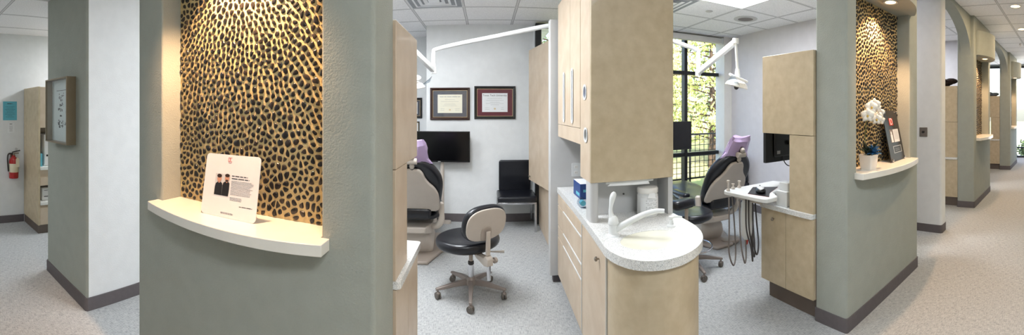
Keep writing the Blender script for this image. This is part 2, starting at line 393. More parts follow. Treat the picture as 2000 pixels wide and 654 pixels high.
# pebble-lined niche geometry -------------------------------------------------
NW, ND = 0.93, 0.14
NBL, NBR = 1.060, 1.10        # niche shelf heights, left and right piers
NB = NBL
def clip(poly, p, nrm):
    out = []
    for i in range(len(poly)):
        a, b = poly[i], poly[(i + 1) % len(poly)]
        da = (a[0] - p[0]) * nrm[0] + (a[1] - p[1]) * nrm[1]; db = (b[0] - p[0]) * nrm[0] + (b[1] - p[1]) * nrm[1]
        if da <= 0: out.append(a)
        if (da < 0 < db) or (db < 0 < da):
            t = da / (da - db); out.append((a[0] + (b[0] - a[0]) * t, a[1] + (b[1] - a[1]) * t))
    return out
def pebble_bm(wd, ht, sx, sz, rnd):
    bm = BM(); pts = []; grid = {}; g = .03
    def near(p, R):
        k = int(R / g) + 1; a, b = int(p[0] // g), int(p[1] // g)
        return [q for i in range(a - k, a + k + 1) for j in range(b - k, b + k + 1) for q in grid.get((i, j), ()) if q is not p]
    for _ in range(26000):
        p = (rnd.uniform(-.05, wd + .05), rnd.uniform(-.05, ht + .05)); md = rnd.choice((.023, .027, .030, .034))
        if all(math.hypot((q[0] - p[0]) * 1.12, (q[1] - p[1]) * .92) > md for q in near(p, .04)):
            pts.append(p); grid.setdefault((int(p[0] // g), int(p[1] // g)), []).append(p)
    for p in pts:
        if not (0.004 < p[0] < wd - .004 and 0.004 < p[1] < ht - .004): continue
        poly = [(p[0] - sx * 1.5, p[1] - sz * 1.5), (p[0] + sx * 1.5, p[1] - sz * 1.5), (p[0] + sx * 1.5, p[1] + sz * 1.5), (p[0] - sx * 1.5, p[1] + sz * 1.5)]
        for q in near(p, .09):
            n = (q[0] - p[0], q[1] - p[1]); ln = math.hypot(*n)
            if ln > .11: continue
            n = (n[0] / ln, n[1] / ln)
            poly = clip(poly, ((p[0] + q[0]) / 2 - n[0] * .0028, (p[1] + q[1]) / 2 - n[1] * .0028), n)
            if len(poly) < 3: break
        if len(poly) < 3: continue
        cx = sum(a[0] for a in poly) / len(poly); cy = sum(a[1] for a in poly) / len(poly)
        k = rnd.uniform(.80, .99)
        poly = [(min(max(cx + (a[0] - cx) * k, .001), wd - .001), min(max(cy + (a[1] - cy) * k, .001), ht - .001)) for a in poly]
        for _ in range(2):
            poly = [q for a, b in zip(poly, poly[1:] + poly[:1]) for q in ((a[0] * .75 + b[0] * .25, a[1] * .75 + b[1] * .25), (a[0] * .25 + b[0] * .75, a[1] * .25 + b[1] * .75))]
        qa = rnd.gauss(PI / 2, .6); sq = rnd.uniform(.70, .98); ux, uy = -math.sin(qa), math.cos(qa)   # squeeze across a mostly upright axis
        poly = [(x - ux * d * (1 - sq), y_ - uy * d * (1 - sq)) for x, y_ in poly for d in [((x - cx) * ux + (y_ - cy) * uy)]]
        h = rnd.uniform(.005, .009); rings = []
        for s, d in ((1.0, 0.002), (.97, -h * .45), (.80, -h * .85), (.45, -h)):
            rings.append([V((cx + (a[0] - cx) * s, d, cy + (a[1] - cy) * s)) for a in poly])
        loft(bm, rings)
    return bm
rnd = random.Random(7)
pebble_mesh = None
def shelf_outline(y, bulge, over=.035, end=.075, back=0.0, n=18):
    """plan of shelf / canopy: centred x, front edge bowed towards the corridor (-Y)"""
    a = NW / 2 + over; pts = [(-a, y + back)]
    for k in range(n + 1):
        x = -a + 2 * a * k / n; pts.append((x, y - end - (bulge - end) * (1 - (x / a) ** 2)))
    return pts + [(a, y + back)]
def niche_pier(x0, x1, nx, y, label, side, can=True, pebbles=True):
    global pebble_mesh
    NB = NBL if x0 < 0 else NBR; NT = NB + 1.35
    r = .02; yb = y + .28; nl, nr = nx - NW / 2, nx + NW / 2; rj = .012
    def arc(cx, cy, rad, a0, a1, n=4): return [(cx + rad * math.cos(math.radians(a0 + (a1 - a0) * k / n)), cy + rad * math.sin(math.radians(a0 + (a1 - a0) * k / n))) for k in range(n + 1)]
    full = rrect(x0, x1, y, yb, r)
    notch = arc(x1 - r, yb - r, r, 0, 90) + arc(x0 + r, yb - r, r, 90, 180) + arc(x0 + r, y + r, r, 180, 270) + \
        arc(nl - rj, y + rj, rj, 270, 360) + [(nl, y + ND), (nr, y + ND)] + arc(nr + rj, y + rj, rj, 180, 270) + arc(x1 - r, y + r, r, 270, 360)
    bm = BM(); prism(bm, full, 0, NB - .04); prism(bm, notch, NB - .04, NT); prism(bm, full, NT, ZR)
    S('wall_pier_' + side, bm, 'sage_paint', ang=50)
    bm = BM(); prism(bm, rrect(x0 - .007, x1 + .007, y - .007, yb + .007, r), 0, .10); S('baseboard_' + side, bm, 'grey_base')
    # canopy bulging over the niche
    can_pts = [(px + nx, py) for px, py in shelf_outline(y, .20, over=.03, end=.04)]
    S('trim_canopy_' + side, prism(BM(), can_pts, NT - .005, 2.84), 'sage_paint', ang=60)
    t = thing('niche_shelf', label['shelf'], 'shelf', (nx, y, NB - .045), 0, 'bowed white niche shelves')
    pts = [(px + nx, py) for px, py in shelf_outline(y, .145)]
    # slab reaches into the niche
    pts = pts[:-1] + [(nx + NW / 2 + .035, y + .0), (nx + NW / 2 - .001, y), (nx + NW / 2 - .001, y + ND), (nx - NW / 2 + .001, y + ND), (nx - NW / 2 + .001, y)]
    obj('slab', prism(BM(), pts, NB - .045, NB), 'stone_shelf', t, bevel=.0025, world=True)
    if pebbles:
        t = thing('pebble_panel', label['pebble'], 'stone panel', (nl, y + ND - .006, NB), 0, 'black pebble niche backs')
        obj('grout_bed', B(0.001, NW - .001, 0, .0055, 0.0005, NT - NB - .001), 'grout', t)
        if pebble_mesh is None:
            pebble_mesh = obj('pebbles', pebble_bm(NW, 1.345, .0335, .0375, rnd), 'pebble', t, kind='stuff')
        else:
            c = pebble_mesh.copy(); COL.objects.link(c); c.parent = t
    if can:
        t = thing('niche_downlight', label['lamp'], 'ceiling light', (nx, y - .035, NT - .006), 0, 'niche downlights')
        obj('trim_ring', lathe(BM(), [(.062, 0), (.062, -.006), (.046, -.004), (.044, 0.0)], seg=32), 'white_plastic', t)
        obj('bulb_lens', lathe(BM(), [(.043, -.003), (.02, -.004), (.001, -.004)], seg=32), 'warm_bulb', t)
        lamp('niche_spot', 'SPOT', (nx, y - .035, NT - .03), (math.radians(10), 0, 0), NICHE_E * (4.6 if nx < 0 else 2.9 if nx < 5 else 2), WARM, spot_size=math.radians(105), spot_blend=0.6, shadow_soft_size=.035)
niche_pier(-1.77, -0.40, -1.08, YL, {'shelf': 'bowed white shelf below the large pebble niche, holding the staff sign', 'pebble': 'black pebble wall panel behind the white staff sign, nearest niche',
           'lamp': 'warm recessed downlight above the nearest left pebble niche'}, 'left')
niche_pier(2.12, 3.37, 2.715, YR, {'shelf': 'bowed white shelf carrying the orchid pot and black plaque', 'pebble': 'black pebble wall panel behind the orchid and black plaque',
           'lamp': 'warm round downlight above the orchid niche'}, 'right')
niche_pier(5.66, 6.91, 6.285, YR, {'shelf': 'empty bowed white shelf on the pier before the arch down the corridor', 'pebble': 'narrow sliver of black pebble panel in second niche along right corridor',
           'lamp': 'warm round downlight in canopy of second niche along the right corridor'}, 'right_second')
niche_pier(9.47, 10.8, 10.15, YR, {'shelf': 'small distant bowed shelf on the farthest pier by the end window', 'pebble': 'far pebble panel in the last niche of the corridor',
           'lamp': 'downlight in canopy of the farthest corridor niche'}, 'right_third')

# arched headers between the piers
def arch(name, x0, x1, y0, y1, zs, zt, ztop=ZR, n=24):
    pts = [(x0, y0, ztop), (x0, y0, zs)]
    for k in range(1, n): 
        a = PI * k / n; pts.append(((x0 + x1) / 2 - (x1 - x0) / 2 * math.cos(a), y0, zs + (zt - zs) * math.sin(a)))
    pts += [(x1, y0, zs), (x1, y0, ztop)]
    S(name, extrude(BM(), pts, (0, y1 - y0, 0)), 'sage_paint')
arch('wall_arch_one', -0.40, 2.12, YR + .05, YR + .22, 2.45, 2.90)
arch('wall_arch_two', 3.37, 5.66, YR + .06, YR + .22, 2.42, 3.0)
arch('wall_arch_three', 6.91, 9.47, YR + .06, YR + .22, 2.42, 2.98)
arch('wall_arch_hall', -2.515, -1.77, YL + .08, YL + .22, 2.5, 2.8)
S('wall_end', B(12.0, 12.1, -1.4, 5.1, 3.0, ZR), 'sage_paint')

# baseboards
S('baseboard_left', B(-4.9, -4.888, -1.3, 1.6, 0, .10), 'grey_base')
bm = BM(); prism(bm, [(-3.34, 4.9), (-3.34, 1.335), (-3.325, 1.32), (-2.52, 1.32), (-2.505, 1.335), (-2.505, 5.8), (-2.515, 5.8), (-2.515, 1.33), (-3.33, 1.33), (-3.33, 4.9)], 0, .10)
S('baseboard_hall', bm, 'grey_base')
S('baseboard_back', B(-0.84, 0.66, 5.108, 5.12, 0, .11), 'grey_base')
S('baseboard_recess', B(-2.5, -0.84, 5.888, 5.9, 0, .11), 'grey_base')
S('baseboard_room', B(3.738, 3.75, 1.75, 4.8, 0, .11), 'grey_base')

# windows ---------------------------------------------------------------------
def window(name, x0, x1, y, z0, z1, vert, horiz, w=.055, d=.10):
    bm = BM()
    box(bm, x0, x0 + w, y, y + d, z0, z1); box(bm, x1 - w, x1, y, y + d, z0, z1)
    box(bm, x0 + w, x1 - w, y, y + d, z0, z0 + w); box(bm, x0 + w, x1 - w, y, y + d, z1 - w, z1)
    for v in vert: box(bm, v - w / 2, v + w / 2, y + .001, y + d - .001, z0 + w, z1 - w)
    xs = [x0 + w] + list(vert) + [x1 - w]
    for h in horiz:
        for a, b in zip(xs, xs[1:]): box(bm, a + w / 2, b - w / 2, y + .002, y + d - .002, h - w / 2, h + w / 2)
    o = S(name, bm, 'window_black', bevel=.003)
    obj('pane', B(x0 + w / 2, x1 - w / 2, y + d * .5, y + d * .5 + .004, z0 + w / 2, z1 - w / 2), 'pane_glass', o, smooth=False)
    return o
window('window_1', 0.66, 3.66, YW, 0.02, 2.72, (0.71, 1.30, 2.10, 2.95), (2.13, .86))
# end window of the corridor lies in a plane x = const
bm = BM()
for a, b, c, dd in ((-1.3, 5.0, 0.0, .05), (-1.3, 5.0, 2.93, 3.0)): box(bm, 12.0, 12.08, a, b, c, dd)
for yy in (-1.3, 0.2, 1.70, 3.2, 4.94): box(bm, 12.001, 12.079, yy, yy + .06, .05, 2.93)
for a, b in ((-1.24, .2), (.26, 1.70), (1.76, 3.2), (3.26, 4.94)): box(bm, 12.002, 12.078, a, b, .30, .34)
o = S('window_2', bm, 'window_black'); obj('pane', B(12.04, 12.044, -1.28, 4.98, .02, 2.98), 'pane_glass', o, smooth=False)

# roller shade cassette
t = thing('roller_shade', 'white roller shade cassette running above the black window frame', 'window shade', (2.3, YW - .02, 2.65))
obj('cassette', prism(BM(), [(1.03, YW - .09), (3.60, YW - .09), (3.60, YW - .003), (1.03, YW - .003)], 2.63, 2.715), 'shade_white', t, bevel=.008, world=True)
obj('end_cap', B(3.57, 3.603, YW - .095, YW - .005, 2.62, 2.72), 'white_plastic', t, bevel=.004, world=True)

# ceiling fittings
for i, (x, y, z, sx, sy, e) in enumerate(PANELS):
    lab = ['bright fluorescent ceiling panel over the treatment room with the tall window, next to the round speaker', 'unseen fill panel added at left of the treatment room with the diplomas', 'unseen fill panel added over the stool in the treatment room with the diplomas',
           'unseen fill panel added inside the far left hall', 'small unseen fill panel added at the left corridor end', 'unseen fill panel added beyond the white thin pier', 'unseen fill panel added over the room behind the second pier', 'unseen fill panel added over the corridor beside the viewer'][i]
    t = thing('ceiling_and_fill_panel', lab, 'ceiling light', (x, y, z), 0, 'fluorescent ceiling panels')  # only the first panel is in view; the rest are added fill lights
    bm = BM(); a, b = sx / 2, sy / 2
    box(bm, -a, a, -b, -b + .025, -.012, .004); box(bm, -a, a, b - .025, b, -.012, .004); box(bm, -a, -a + .025, -b + .025, b - .025, -.012, .004); box(bm, a - .025, a, -b + .025, b - .025, -.012, .004)
    obj('frame', bm, 'white_plastic', t)
    obj('diffuser', B(-a + .025, a - .025, -b + .025, b - .025, -.006, .002), 'diffuser', t, smooth=False)
for i, (x, y) in enumerate(CANS):
    t = thing('corridor_downlight', ['nearest visible warm recessed downlight in the corridor ceiling', 'second warm recessed downlight along the corridor ceiling', 'third warm recessed downlight along the corridor ceiling', 'farthest warm recessed downlight near the end window',
              'warm recessed downlight in corridor ceiling above the right foreground'][i], 'ceiling light', (x, y, ZR), 0, 'corridor downlights')
    obj('trim_ring', lathe(BM(), [(.085, 0), (.085, -.008), (.068, -.006), (.066, 0)], seg=28), 'white_plastic', t)
    obj('lens', lathe(BM(), [(.065, -.004), (.03, -.005), (.001, -.005)], seg=28), 'warm_bulb', t)
t = thing('sprinkler_head', 'small sprinkler head below the corridor ceiling near the end window', 'sprinkler', (8.3, 1.02, ZR))
obj('escutcheon', lathe(BM(), [(.03, 0), (.03, -.01), (.008, -.014)], seg=16), 'brushed_nickel', t)
obj('deflector', lathe(BM(), [(.006, -.012), (.006, -.04), (.024, -.042), (.024, -.046), (.002, -.046)], seg=16), 'brushed_nickel', t)
def vent(x, y, label):
    t = thing('air_vent', label, 'air vent', (x, y, ZC), 0, 'square louvred ceiling vents')
    bm = BM(); a = .295
    for k, q in enumerate((a, .235, .175, .115)):
        z = -.004 - .003 * k; qi = q - .046
        loft(bm, [[V((sx * q, sy * q, z)) for sx, sy in ((-1, -1), (1, -1), (1, 1), (-1, 1))], [V((sx * qi, sy * qi, z + .016)) for sx, sy in ((-1, -1), (1, -1), (1, 1), (-1, 1))]], cap=False)
        loft(bm, [[V((sx * q, sy * q, z)) for sx, sy in ((-1, -1), (1, -1), (1, 1), (-1, 1))], [V((sx * (qi - .004), sy * (qi - .004), z + .014)) for sx, sy in ((-1, -1), (1, -1), (1, 1), (-1, 1))]], cap=False)
    box(bm, -.06, .06, -.06, .06, -.016, -.012)
    obj('louvres', bm, 'vent_metal', t, smooth=False)
    obj('throat', B(-.29, .29, -.29, .29, -.002, .0), 'duct_dark', t, smooth=False)
vent(-0.565, 3.945, 'square louvred air vent in the treatment room with the diplomas ceiling')
vent(1.90, 3.64, 'square louvred air vent beside the bright panel in the treatment room with the tall window')
t = thing('ceiling_speaker', 'round grey speaker grille in the ceiling of the treatment room with the tall window', 'speaker', (3.11, 3.67, ZC))
obj('rim', lathe(BM(), [(.155, 0), (.155, -.005), (.145, -.008), (.10, -.008), (.10, 0)], seg=40), 'laminate_grey', t)
obj('grille', lathe(BM(), [(.10, -.004), (.05, -.006), (.001, -.006)], seg=40), 'hose_grey', t)
t = obj('smoke_detector', lathe(BM(), [(.045, 0), (.045, -.004), (.03, -.01), (.001, -.01)], (2.52, 3.65, ZC), seg=28), 'laminate_grey')
finish(t, label='small round grey detector cover in ceiling left of the speaker grille', cat='detector')

# ================================================================== CABINETS
def knob(x, y, z, d, parent, s=1.0):
    """round knob standing off a face; d = unit outward vector"""
    d = V(d); p = V((x, y, z)); bm = BM()
    tube(bm, [p, p + d * .012 * s, p + d * .013 * s, p + d * .022 * s, p + d * .027 * s], [.005 * s, .005 * s, .013 * s, .013 * s, .007 * s], 14)
    return obj('knob', bm, 'brushed_nickel', parent, world=True)
# --- sink island: base, worktop, tower
CT = .86
outline = [(.63, 3.24), (.622, 2.60), (.612, 2.26), (.60, 2.0), (.586, 1.76), (.596, 1.69), (.622, 1.62), (.662, 1.562), (.72, 1.522), (.79, 1.502), (.87, 1.506), (.94, 1.527),
           (1.01, 1.566), (1.08, 1.628), (1.13, 1.70), (1.168, 1.79), (1.19, 1.90), (1.20, 2.07), (1.20, 3.24)]
def inset(pts, d):
    cx, cy = .9, 2.3; out = []
    n = len(pts)
    for i, p in enumerate(pts):
        a = V(pts[i - 1]); b = V(pts[(i + 1) % n]); t = (b - a).normalized(); nn = V((-t.y, t.x))
        if nn.dot(V((cx, cy)) - V(p)) < 0: nn = -nn
        out.append((p[0] + nn.x * d, p[1] + nn.y * d))
    return out
isl = thing('island_base_cabinet', 'rounded maple sink island cabinet with drawers and a knobbed door, under the white sink counter', 'cabinet', (.9, 2.3, 0))
core = [(.665, 3.24), (.66, 2.60), (.65, 2.26), (.64, 2.0), (.64, 1.75), (.66, 1.69), (.70, 1.62), (.76, 1.58), (.84, 1.57), (.92, 1.59), (1.0, 1.64), (1.06, 1.70), (1.10, 1.78), (1.13, 1.9), (1.14, 2.07), (1.14, 3.24)]
obj('carcass', prism(BM(), core, .10, CT - .05), 'laminate_grey', isl, world=True)
obj('toe_kick', prism(BM(), inset(core, .03), 0, .10), 'toe_kick', isl, world=True)
fr = [(.612, 1.795), (.604, 1.74), (.614, 1.69), (.64, 1.628), (.678, 1.578), (.73, 1.542), (.79, 1.523), (.868, 1.527), (.935, 1.548), (1.0, 1.585), (1.065, 1.645), (1.112, 1.713), (1.148, 1.80), (1.168, 1.90), (1.178, 2.07), (1.178, 3.24)]
pan = fr + [(1.155, 3.24), (1.155, 2.07), (1.146, 1.905), (1.126, 1.81), (1.094, 1.726), (1.05, 1.66), (.99, 1.604), (.93, 1.569), (.866, 1.549), (.792, 1.545), (.74, 1.562), (.692, 1.596), (.658, 1.64), (.635, 1.70), (.628, 1.75), (.634, 1.795)]
obj('curved_panel', prism(BM(), pan, .0, CT - .048), 'maple_mottled', isl, world=True, label='mottled maple panel bent around the island end')
# left side fronts: door and a stack of drawers (face about x = .61)
def face_x(y): return .606 + (y - 1.75) * .0155
def front(name, y0, y1, z0, z1, m='maple'):
    a, b = face_x(y0), face_x(y1)
    return obj(name, prism(BM(), [(a, y0), (b, y1), (b + .02, y1), (a + .02, y0)], z0, z1), m, isl, bevel=.0015, world=True)
dr = front('door', 1.80, 2.315, .10, CT - .052); knob(face_x(1.93), 1.93, .735, (-1, 0, 0), dr)
obj('edge_band', B(.602, .63, 1.796, 1.7995, .10, CT - .05), 'white_plastic', isl, world=True)
obj('edge_band', B(face_x(2.32) - .004, face_x(2.32) + .03, 2.317, 2.323, .10, CT - .05), 'white_plastic', isl, world=True)
for k, (z0, z1) in enumerate(((.725, CT - .052), (.545, .715), (.445, .535), (.10, .435))):
    d_ = front('drawer', 2.33, 3.20, z0, z1)
    if k: obj('pull_edge', prism(BM(), [(face_x(2.33) - .004, 2.33), (face_x(2.95) - .004, 2.95), (face_x(2.95) + .018, 2.95), (face_x(2.33) + .018, 2.33)], z1 + .0005, z1 + .0085), 'white_plastic', d_, world=True)
# worktop with sink cut-out
def sink_pts(s=1.0, n=40):
    """pear-like oval of the bowl"""
    c = V((.862, 1.775)); u = V((.88, -.12)).normalized(); v = V((.30, .95)).normalized(); out = []
    for k in range(n):
        a = 2 * PI * k / n; p = c + u * (.180 * s * math.cos(a)) + v * (.142 * s * math.sin(a)); out.append((p.x, p.y))
    return out
top = thing('sink_worktop', 'speckled white stone worktop with rounded end around the cream sink bowl', 'worktop', (.9, 2.3, CT - .046))
def slab_with_hole(outer, hole, z0, z1):
    bm = BM()
    def lay(pts, z): return [bm.verts.new((x, y, z)) for x, y in pts]
    ot, ob_, ht, hb = lay(outer, z1), lay(outer, z0), lay(hole, z1), lay(hole, z0)
    for A, Bv in ((ot, ob_), (ht, hb)):
        for i in range(len(A)): bm.faces.new((A[i], A[(i + 1) % len(A)], Bv[(i + 1) % len(A)], Bv[i]))
    for O, H in ((ot, ht), (ob_, hb)):
        es = [bm.edges.get((L[i], L[(i + 1) % len(L)])) for L in (O, H) for i in range(len(L))]
        bmesh.ops.triangle_fill(bm, use_beauty=True, edges=es)
    return bm
smooth_out = [tuple(p[:2]) for p in bez([(x, y, 0) for x, y in outline[4:-1]], 3)]
outer = outline[:4] + smooth_out + [outline[-1]]
obj('slab', slab_with_hole(outer, sink_pts(), CT - .046, CT), 'terrazzo', top, world=True)
bm = BM(); rings = []
for s, z in ((1.0, CT - .002), (.985, CT - .03), (.95, CT - .07), (.86, CT - .11), (.65, CT - .135), (.35, CT - .142), (.08, CT - .144)):
    rings.append([V((x, y, z)) for x, y in sink_pts(s)])
for s, z in ((.09, CT - .150), (.4, CT - .149), (.70, CT - .142), (.90, CT - .116), (.99, CT - .072), (1.02, CT - .03), (1.03, CT - .004)):
    rings.append([V((x, y, z)) for x, y in sink_pts(s)])
obj('sink_bowl', loft(bm, rings, cap=True), 'sink_cream', top, world=True, ang=60, label='cream oval sink bowl')
obj('drain', lathe(BM(), [(.001, .003), (.022, .003), (.026, 0.0)], (.86, 1.77, CT - .145), 24), 'chrome', top, world=True)

# faucet: base, lever, long low spout
fx, fy = .685, 1.91
t = thing('sink_faucet', 'white single-lever faucet with long arched spout over the sink', 'faucet', (fx, fy, CT))
obj('body', lathe(BM(), [(.036, 0), (.034, .006), (.027, .012), (.027, .062), (.030, .066), (.030, .070), (.026, .092), (.016, .108), (.002, .112)], seg=28), 'white_plastic', t)
sp = bez([(.012, -.006, .035), (.06, -.045, .075), (.13, -.10, .125), (.19, -.135, .148), (.235, -.155, .148)], 8)
obj('spout', tube(BM(), sp, [.019 - .007 * i / (len(sp) - 1) for i in range(len(sp))], 16), 'white_plastic', t)
lv = bez([(0, 0, .085), (-.012, .01, .13), (.0, .022, .19), (.018, .032, .232)], 6)
obj('lever', tube(BM(), lv, [.024, .022, .019, .016, .014, .013, .012, .011, .010, .0105, .012, .0135, .015, .0165, .017, .0165, .0155, .013, .006][:len(lv)], 16), 'white_plastic', t)
t = thing('soap_dispenser', 'small white pump soap dispenser on the right rim of the sink counter', 'soap dispenser', (1.055, 1.925, CT))
obj('base', lathe(BM(), [(.028, 0), (.027, .005), (.016, .012), (.012, .03), (.012, .036)], seg=22), 'white_plastic', t)
obj('pump', lathe(BM(), [(.008, .036), (.008, .046), (.016, .048), (.016, .058), (.002, .061)], seg=20), 'white_plastic', t)
obj('nozzle', tube(BM(), [(0, 0, .053), (.035, -.012, .055), (.062, -.02, .05)], [.007, .006, .005], 10), 'white_plastic', t)
t = thing('wipes_canister', 'tall white canister of wipes standing behind the faucet spout', 'canister', (1.03, 2.205, CT))
obj('body', lathe(BM(), [(.066, 0), (.069, .005), (.069, .135), (.064, .142), (.064, .15)], seg=36), 'white_plastic', t)
obj('lid', lathe(BM(), [(.068, .15), (.070, .153), (.070, .178), (.064, .186), (.03, .190), (.001, .190)], seg=36), 'ceramic_white', t)
bm = BM(); wr = [[V((.0698 * math.cos(a), .0698 * math.sin(a), z)) for a in [math.radians(205 + 130 * k / 16) for k in range(17)]] for z in (.03, .125)]
r0 = [bm.verts.new(p) for p in wr[0]]; r1 = [bm.verts.new(p) for p in wr[1]]
for i in range(16): bm.faces.new((r0[i], r0[i + 1], r1[i + 1], r1[i]))
lb = obj('label_wrap', bm, 'paper_white', t)
bm = BM()
for z in (.045, .055, .065, .08, .09, .105):
    for k in range(4, 13):
        if (k * 7 + int(z * 1000)) % 4 == 0: continue
        a0, a1 = math.radians(205 + 8.1 * k), math.radians(205 + 8.1 * k + 5.5); q = .0705
        bm.faces.new([bm.verts.new((q * math.cos(a), q * math.sin(a), zz)) for a, zz in ((a0, z), (a1, z), (a1, z + .003), (a0, z + .003))])
obj('small_print', bm, 'ink_light', lb)
obj('wipe_tuft', loft(BM(), [[V((-.02, -.071, .155)), V((.018, -.071, .155)), V((.018, -.069, .155)), V((-.02, -.069, .155))], [V((-.036, -.080, .128)), V((.02, -.082, .122)), V((.02, -.078, .122)), V((-.036, -.077, .128))]]), 'paper_white', t)

# tower above the worktop
tw = thing('tower_cabinet', 'tall maple tower cabinet with slot handles and oval holes, above the sink island', 'cabinet', (.9, 2.7, CT))
X0, X1, YF, YB, ZB, ZT = .626, 1.195, 2.15, 3.24, 1.105, 2.47
obj('front_panel', B(X0, X1, YF, YF + .02, ZB, ZT), 'maple_mottled', tw, bevel=.004, world=True, label='wide mottled maple front panel')
obj('side_panel', B(X1 - .02, X1, YF + .02, YB, ZB, ZT), 'maple', tw, world=True)
bm = BM(); box(bm, X0 + .002, X1 - .02, YF + .02, YF + .24, ZB, ZB + .018)
obj('bottom_shelf', bm, 'laminate_grey', tw, world=True)
bm = BM(); box(bm, X0 + .02, X1 - .02, YF + .25, YB, 1.32, 1.338); box(bm, X0 + .02, X1 - .02, YF + .02, YB, ZT - .02, ZT)
box(bm, X0 + .02, X1 - .02, YF + .232, YF + .25, ZB + .018, 1.32)
obj('inner_box', bm, 'laminate_grey', tw, world=True)
# left face stile between front corner and doors, with two oval holes
def plate_with_holes(y0, y1, z0, z1, x, th, holes):
    bm = BM()
    def lay(pts, xx): return [bm.verts.new((xx, a, b)) for a, b in pts]
    out = [(y0, z0), (y1, z0), (y1, z1), (y0, z1)]
    loops = [out] + holes; A = [lay(p, x) for p in loops]; Bq = [lay(p, x + th) for p in loops]
    for a, b in zip(A, Bq):
        for i in range(len(a)): bm.faces.new((a[i], a[(i + 1) % len(a)], b[(i + 1) % len(a)], b[i]))
    for S_ in (A, Bq):
        bmesh.ops.triangle_fill(bm, use_beauty=True, edges=[bm.edges.get((L[i], L[(i + 1) % len(L)])) for L in S_ for i in range(len(L))])
    return bm
holes = [[(cy + a, cz + b) for a, b in rrect(-hw, hw, -hh, hh, min(hw, hh) * .95, 6)] for cy, cz, hw, hh in ((2.285, 1.665, .034, .042), (2.262, 1.392, .036, .040))]
obj('stile', plate_with_holes(YF + .02, 2.40, ZB, ZT, X0, .018, holes), 'maple', tw, world=True)
for (cy, cz, hw, hh), m, nm in (((2.285, 1.665, .034, .042), 'glove_blue', 'glove_wad'), ((2.262, 1.392, .036, .040), 'rubber_dark', 'glove_wad')):
    ro = rrect(cy - hw - .008, cy + hw + .008, cz - hh - .008, cz + hh + .008, hw, 6); ri = rrect(cy - hw + .004, cy + hw - .004, cz - hh + .004, cz + hh - .004, hw * .85, 6)
    loft_bm = loft(BM(), [[V((X0 - .004, a, b)) for a, b in ro], [V((X0 - .004, a, b)) for a, b in ri], [V((X0 + .03, a, b)) for a, b in ri], [V((X0 + .03, a, b)) for a, b in ro]], cap=False)
    rg = obj('hole_ring', loft_bm, 'white_plastic', tw, world=True)
    bm = BM(); ellipsoid(bm, (X0 + .045, cy + .005, cz - .012), (.02, .026, .024)); ellipsoid(bm, (X0 + .05, cy - .012, cz + .006), (.02, .018, .022))
    obj(nm, bm, m, rg, world=True)
    obj('hole_lining', B(X0 + .07, X0 + .075, cy - hw - .01, cy + hw + .01, cz - hh - .01, cz + hh + .01), 'duct_dark', rg, world=True)
# doors with long slot handles
for (y0, y1, sy) in ((2.402, 2.70, 2.625), (2.704, 3.02, 2.915)):
    slot = [(sy + a, 1.655 + b) for a, b in rrect(-.020, .020, -.195, .195, .019, 6)]
    dd = obj('door', plate_with_holes(y0, y1, 1.43, ZT - .003, X0 - .002, .019, [slot]), 'maple', tw, world=True)
    ro = rrect(sy - .034, sy + .034, 1.655 - .201, 1.655 + .201, .025, 6); ri = rrect(sy - .012, sy + .012, 1.655 - .186, 1.655 + .186, .011, 6)
    obj('slot_handle', loft(BM(), [[V((X0 - .007, a, b)) for a, b in ro], [V((X0 - .007, a, b)) for a, b in ri], [V((X0 + .022, a, b)) for a, b in ri], [V((X0 + .022, a, b)) for a, b in ro]], cap=False), 'white_plastic', dd, world=True)
obj('slot_backing_board', B(X0 + .03, X0 + .035, 2.403, 3.02, 1.44, ZT - .02), 'laminate_grey', tw, world=True)  # plain grey backing behind the slot openings
obj('valance', B(X0, X0 + .018, 2.402, 3.18, 1.32, 1.426), 'maple', tw, world=True)
obj('end_stile', B(X0, X0 + .018, 3.024, 3.18, 1.43, ZT), 'maple', tw, world=True)
# supports down to the worktop: left and right posts, niche back
bm = BM(); prism(bm, rrect(X0, X0 + .055, YF + .01, YF + .125, .02), CT, ZB)
obj('left_post', bm, 'laminate_grey', tw, world=True)
obj('right_post', B(X1 - .035, X1, YF + .01, YB, CT, ZB), 'laminate_grey', tw, world=True)
obj('niche_back', B(X0 + .055, X1 - .035, YF + .17, YF + .19, CT, ZB), 'laminate_grey', tw, world=True)
bm = tube(BM(), [(0, 0, 0), (0, -.005, 0)], .006, 12); bmesh.ops.translate(bm, vec=(.905, YF + .17, .985), verts=bm.verts)
obj('screw_cap', bm, 'hose_dark', tw, world=True)
t = thing('paper_towel_tray', 'white paper towel tray mounted under the tower cabinet front', 'paper towel holder', (.92, 2.24, ZB))
obj('tray', prism(BM(), rrect(.73, 1.06, 2.17, 2.31, .01), ZB - .016, ZB - .002), 'white_plastic', t, world=True)
obj('towel_sheet', extrude(BM(), [(.76, 2.172, ZB - .016), (1.02, 2.172, ZB - .016), (1.03, 2.168, ZB - .034), (.74, 2.168, ZB - .028)], (0, .002, 0)), 'paper_white', t, world=True)
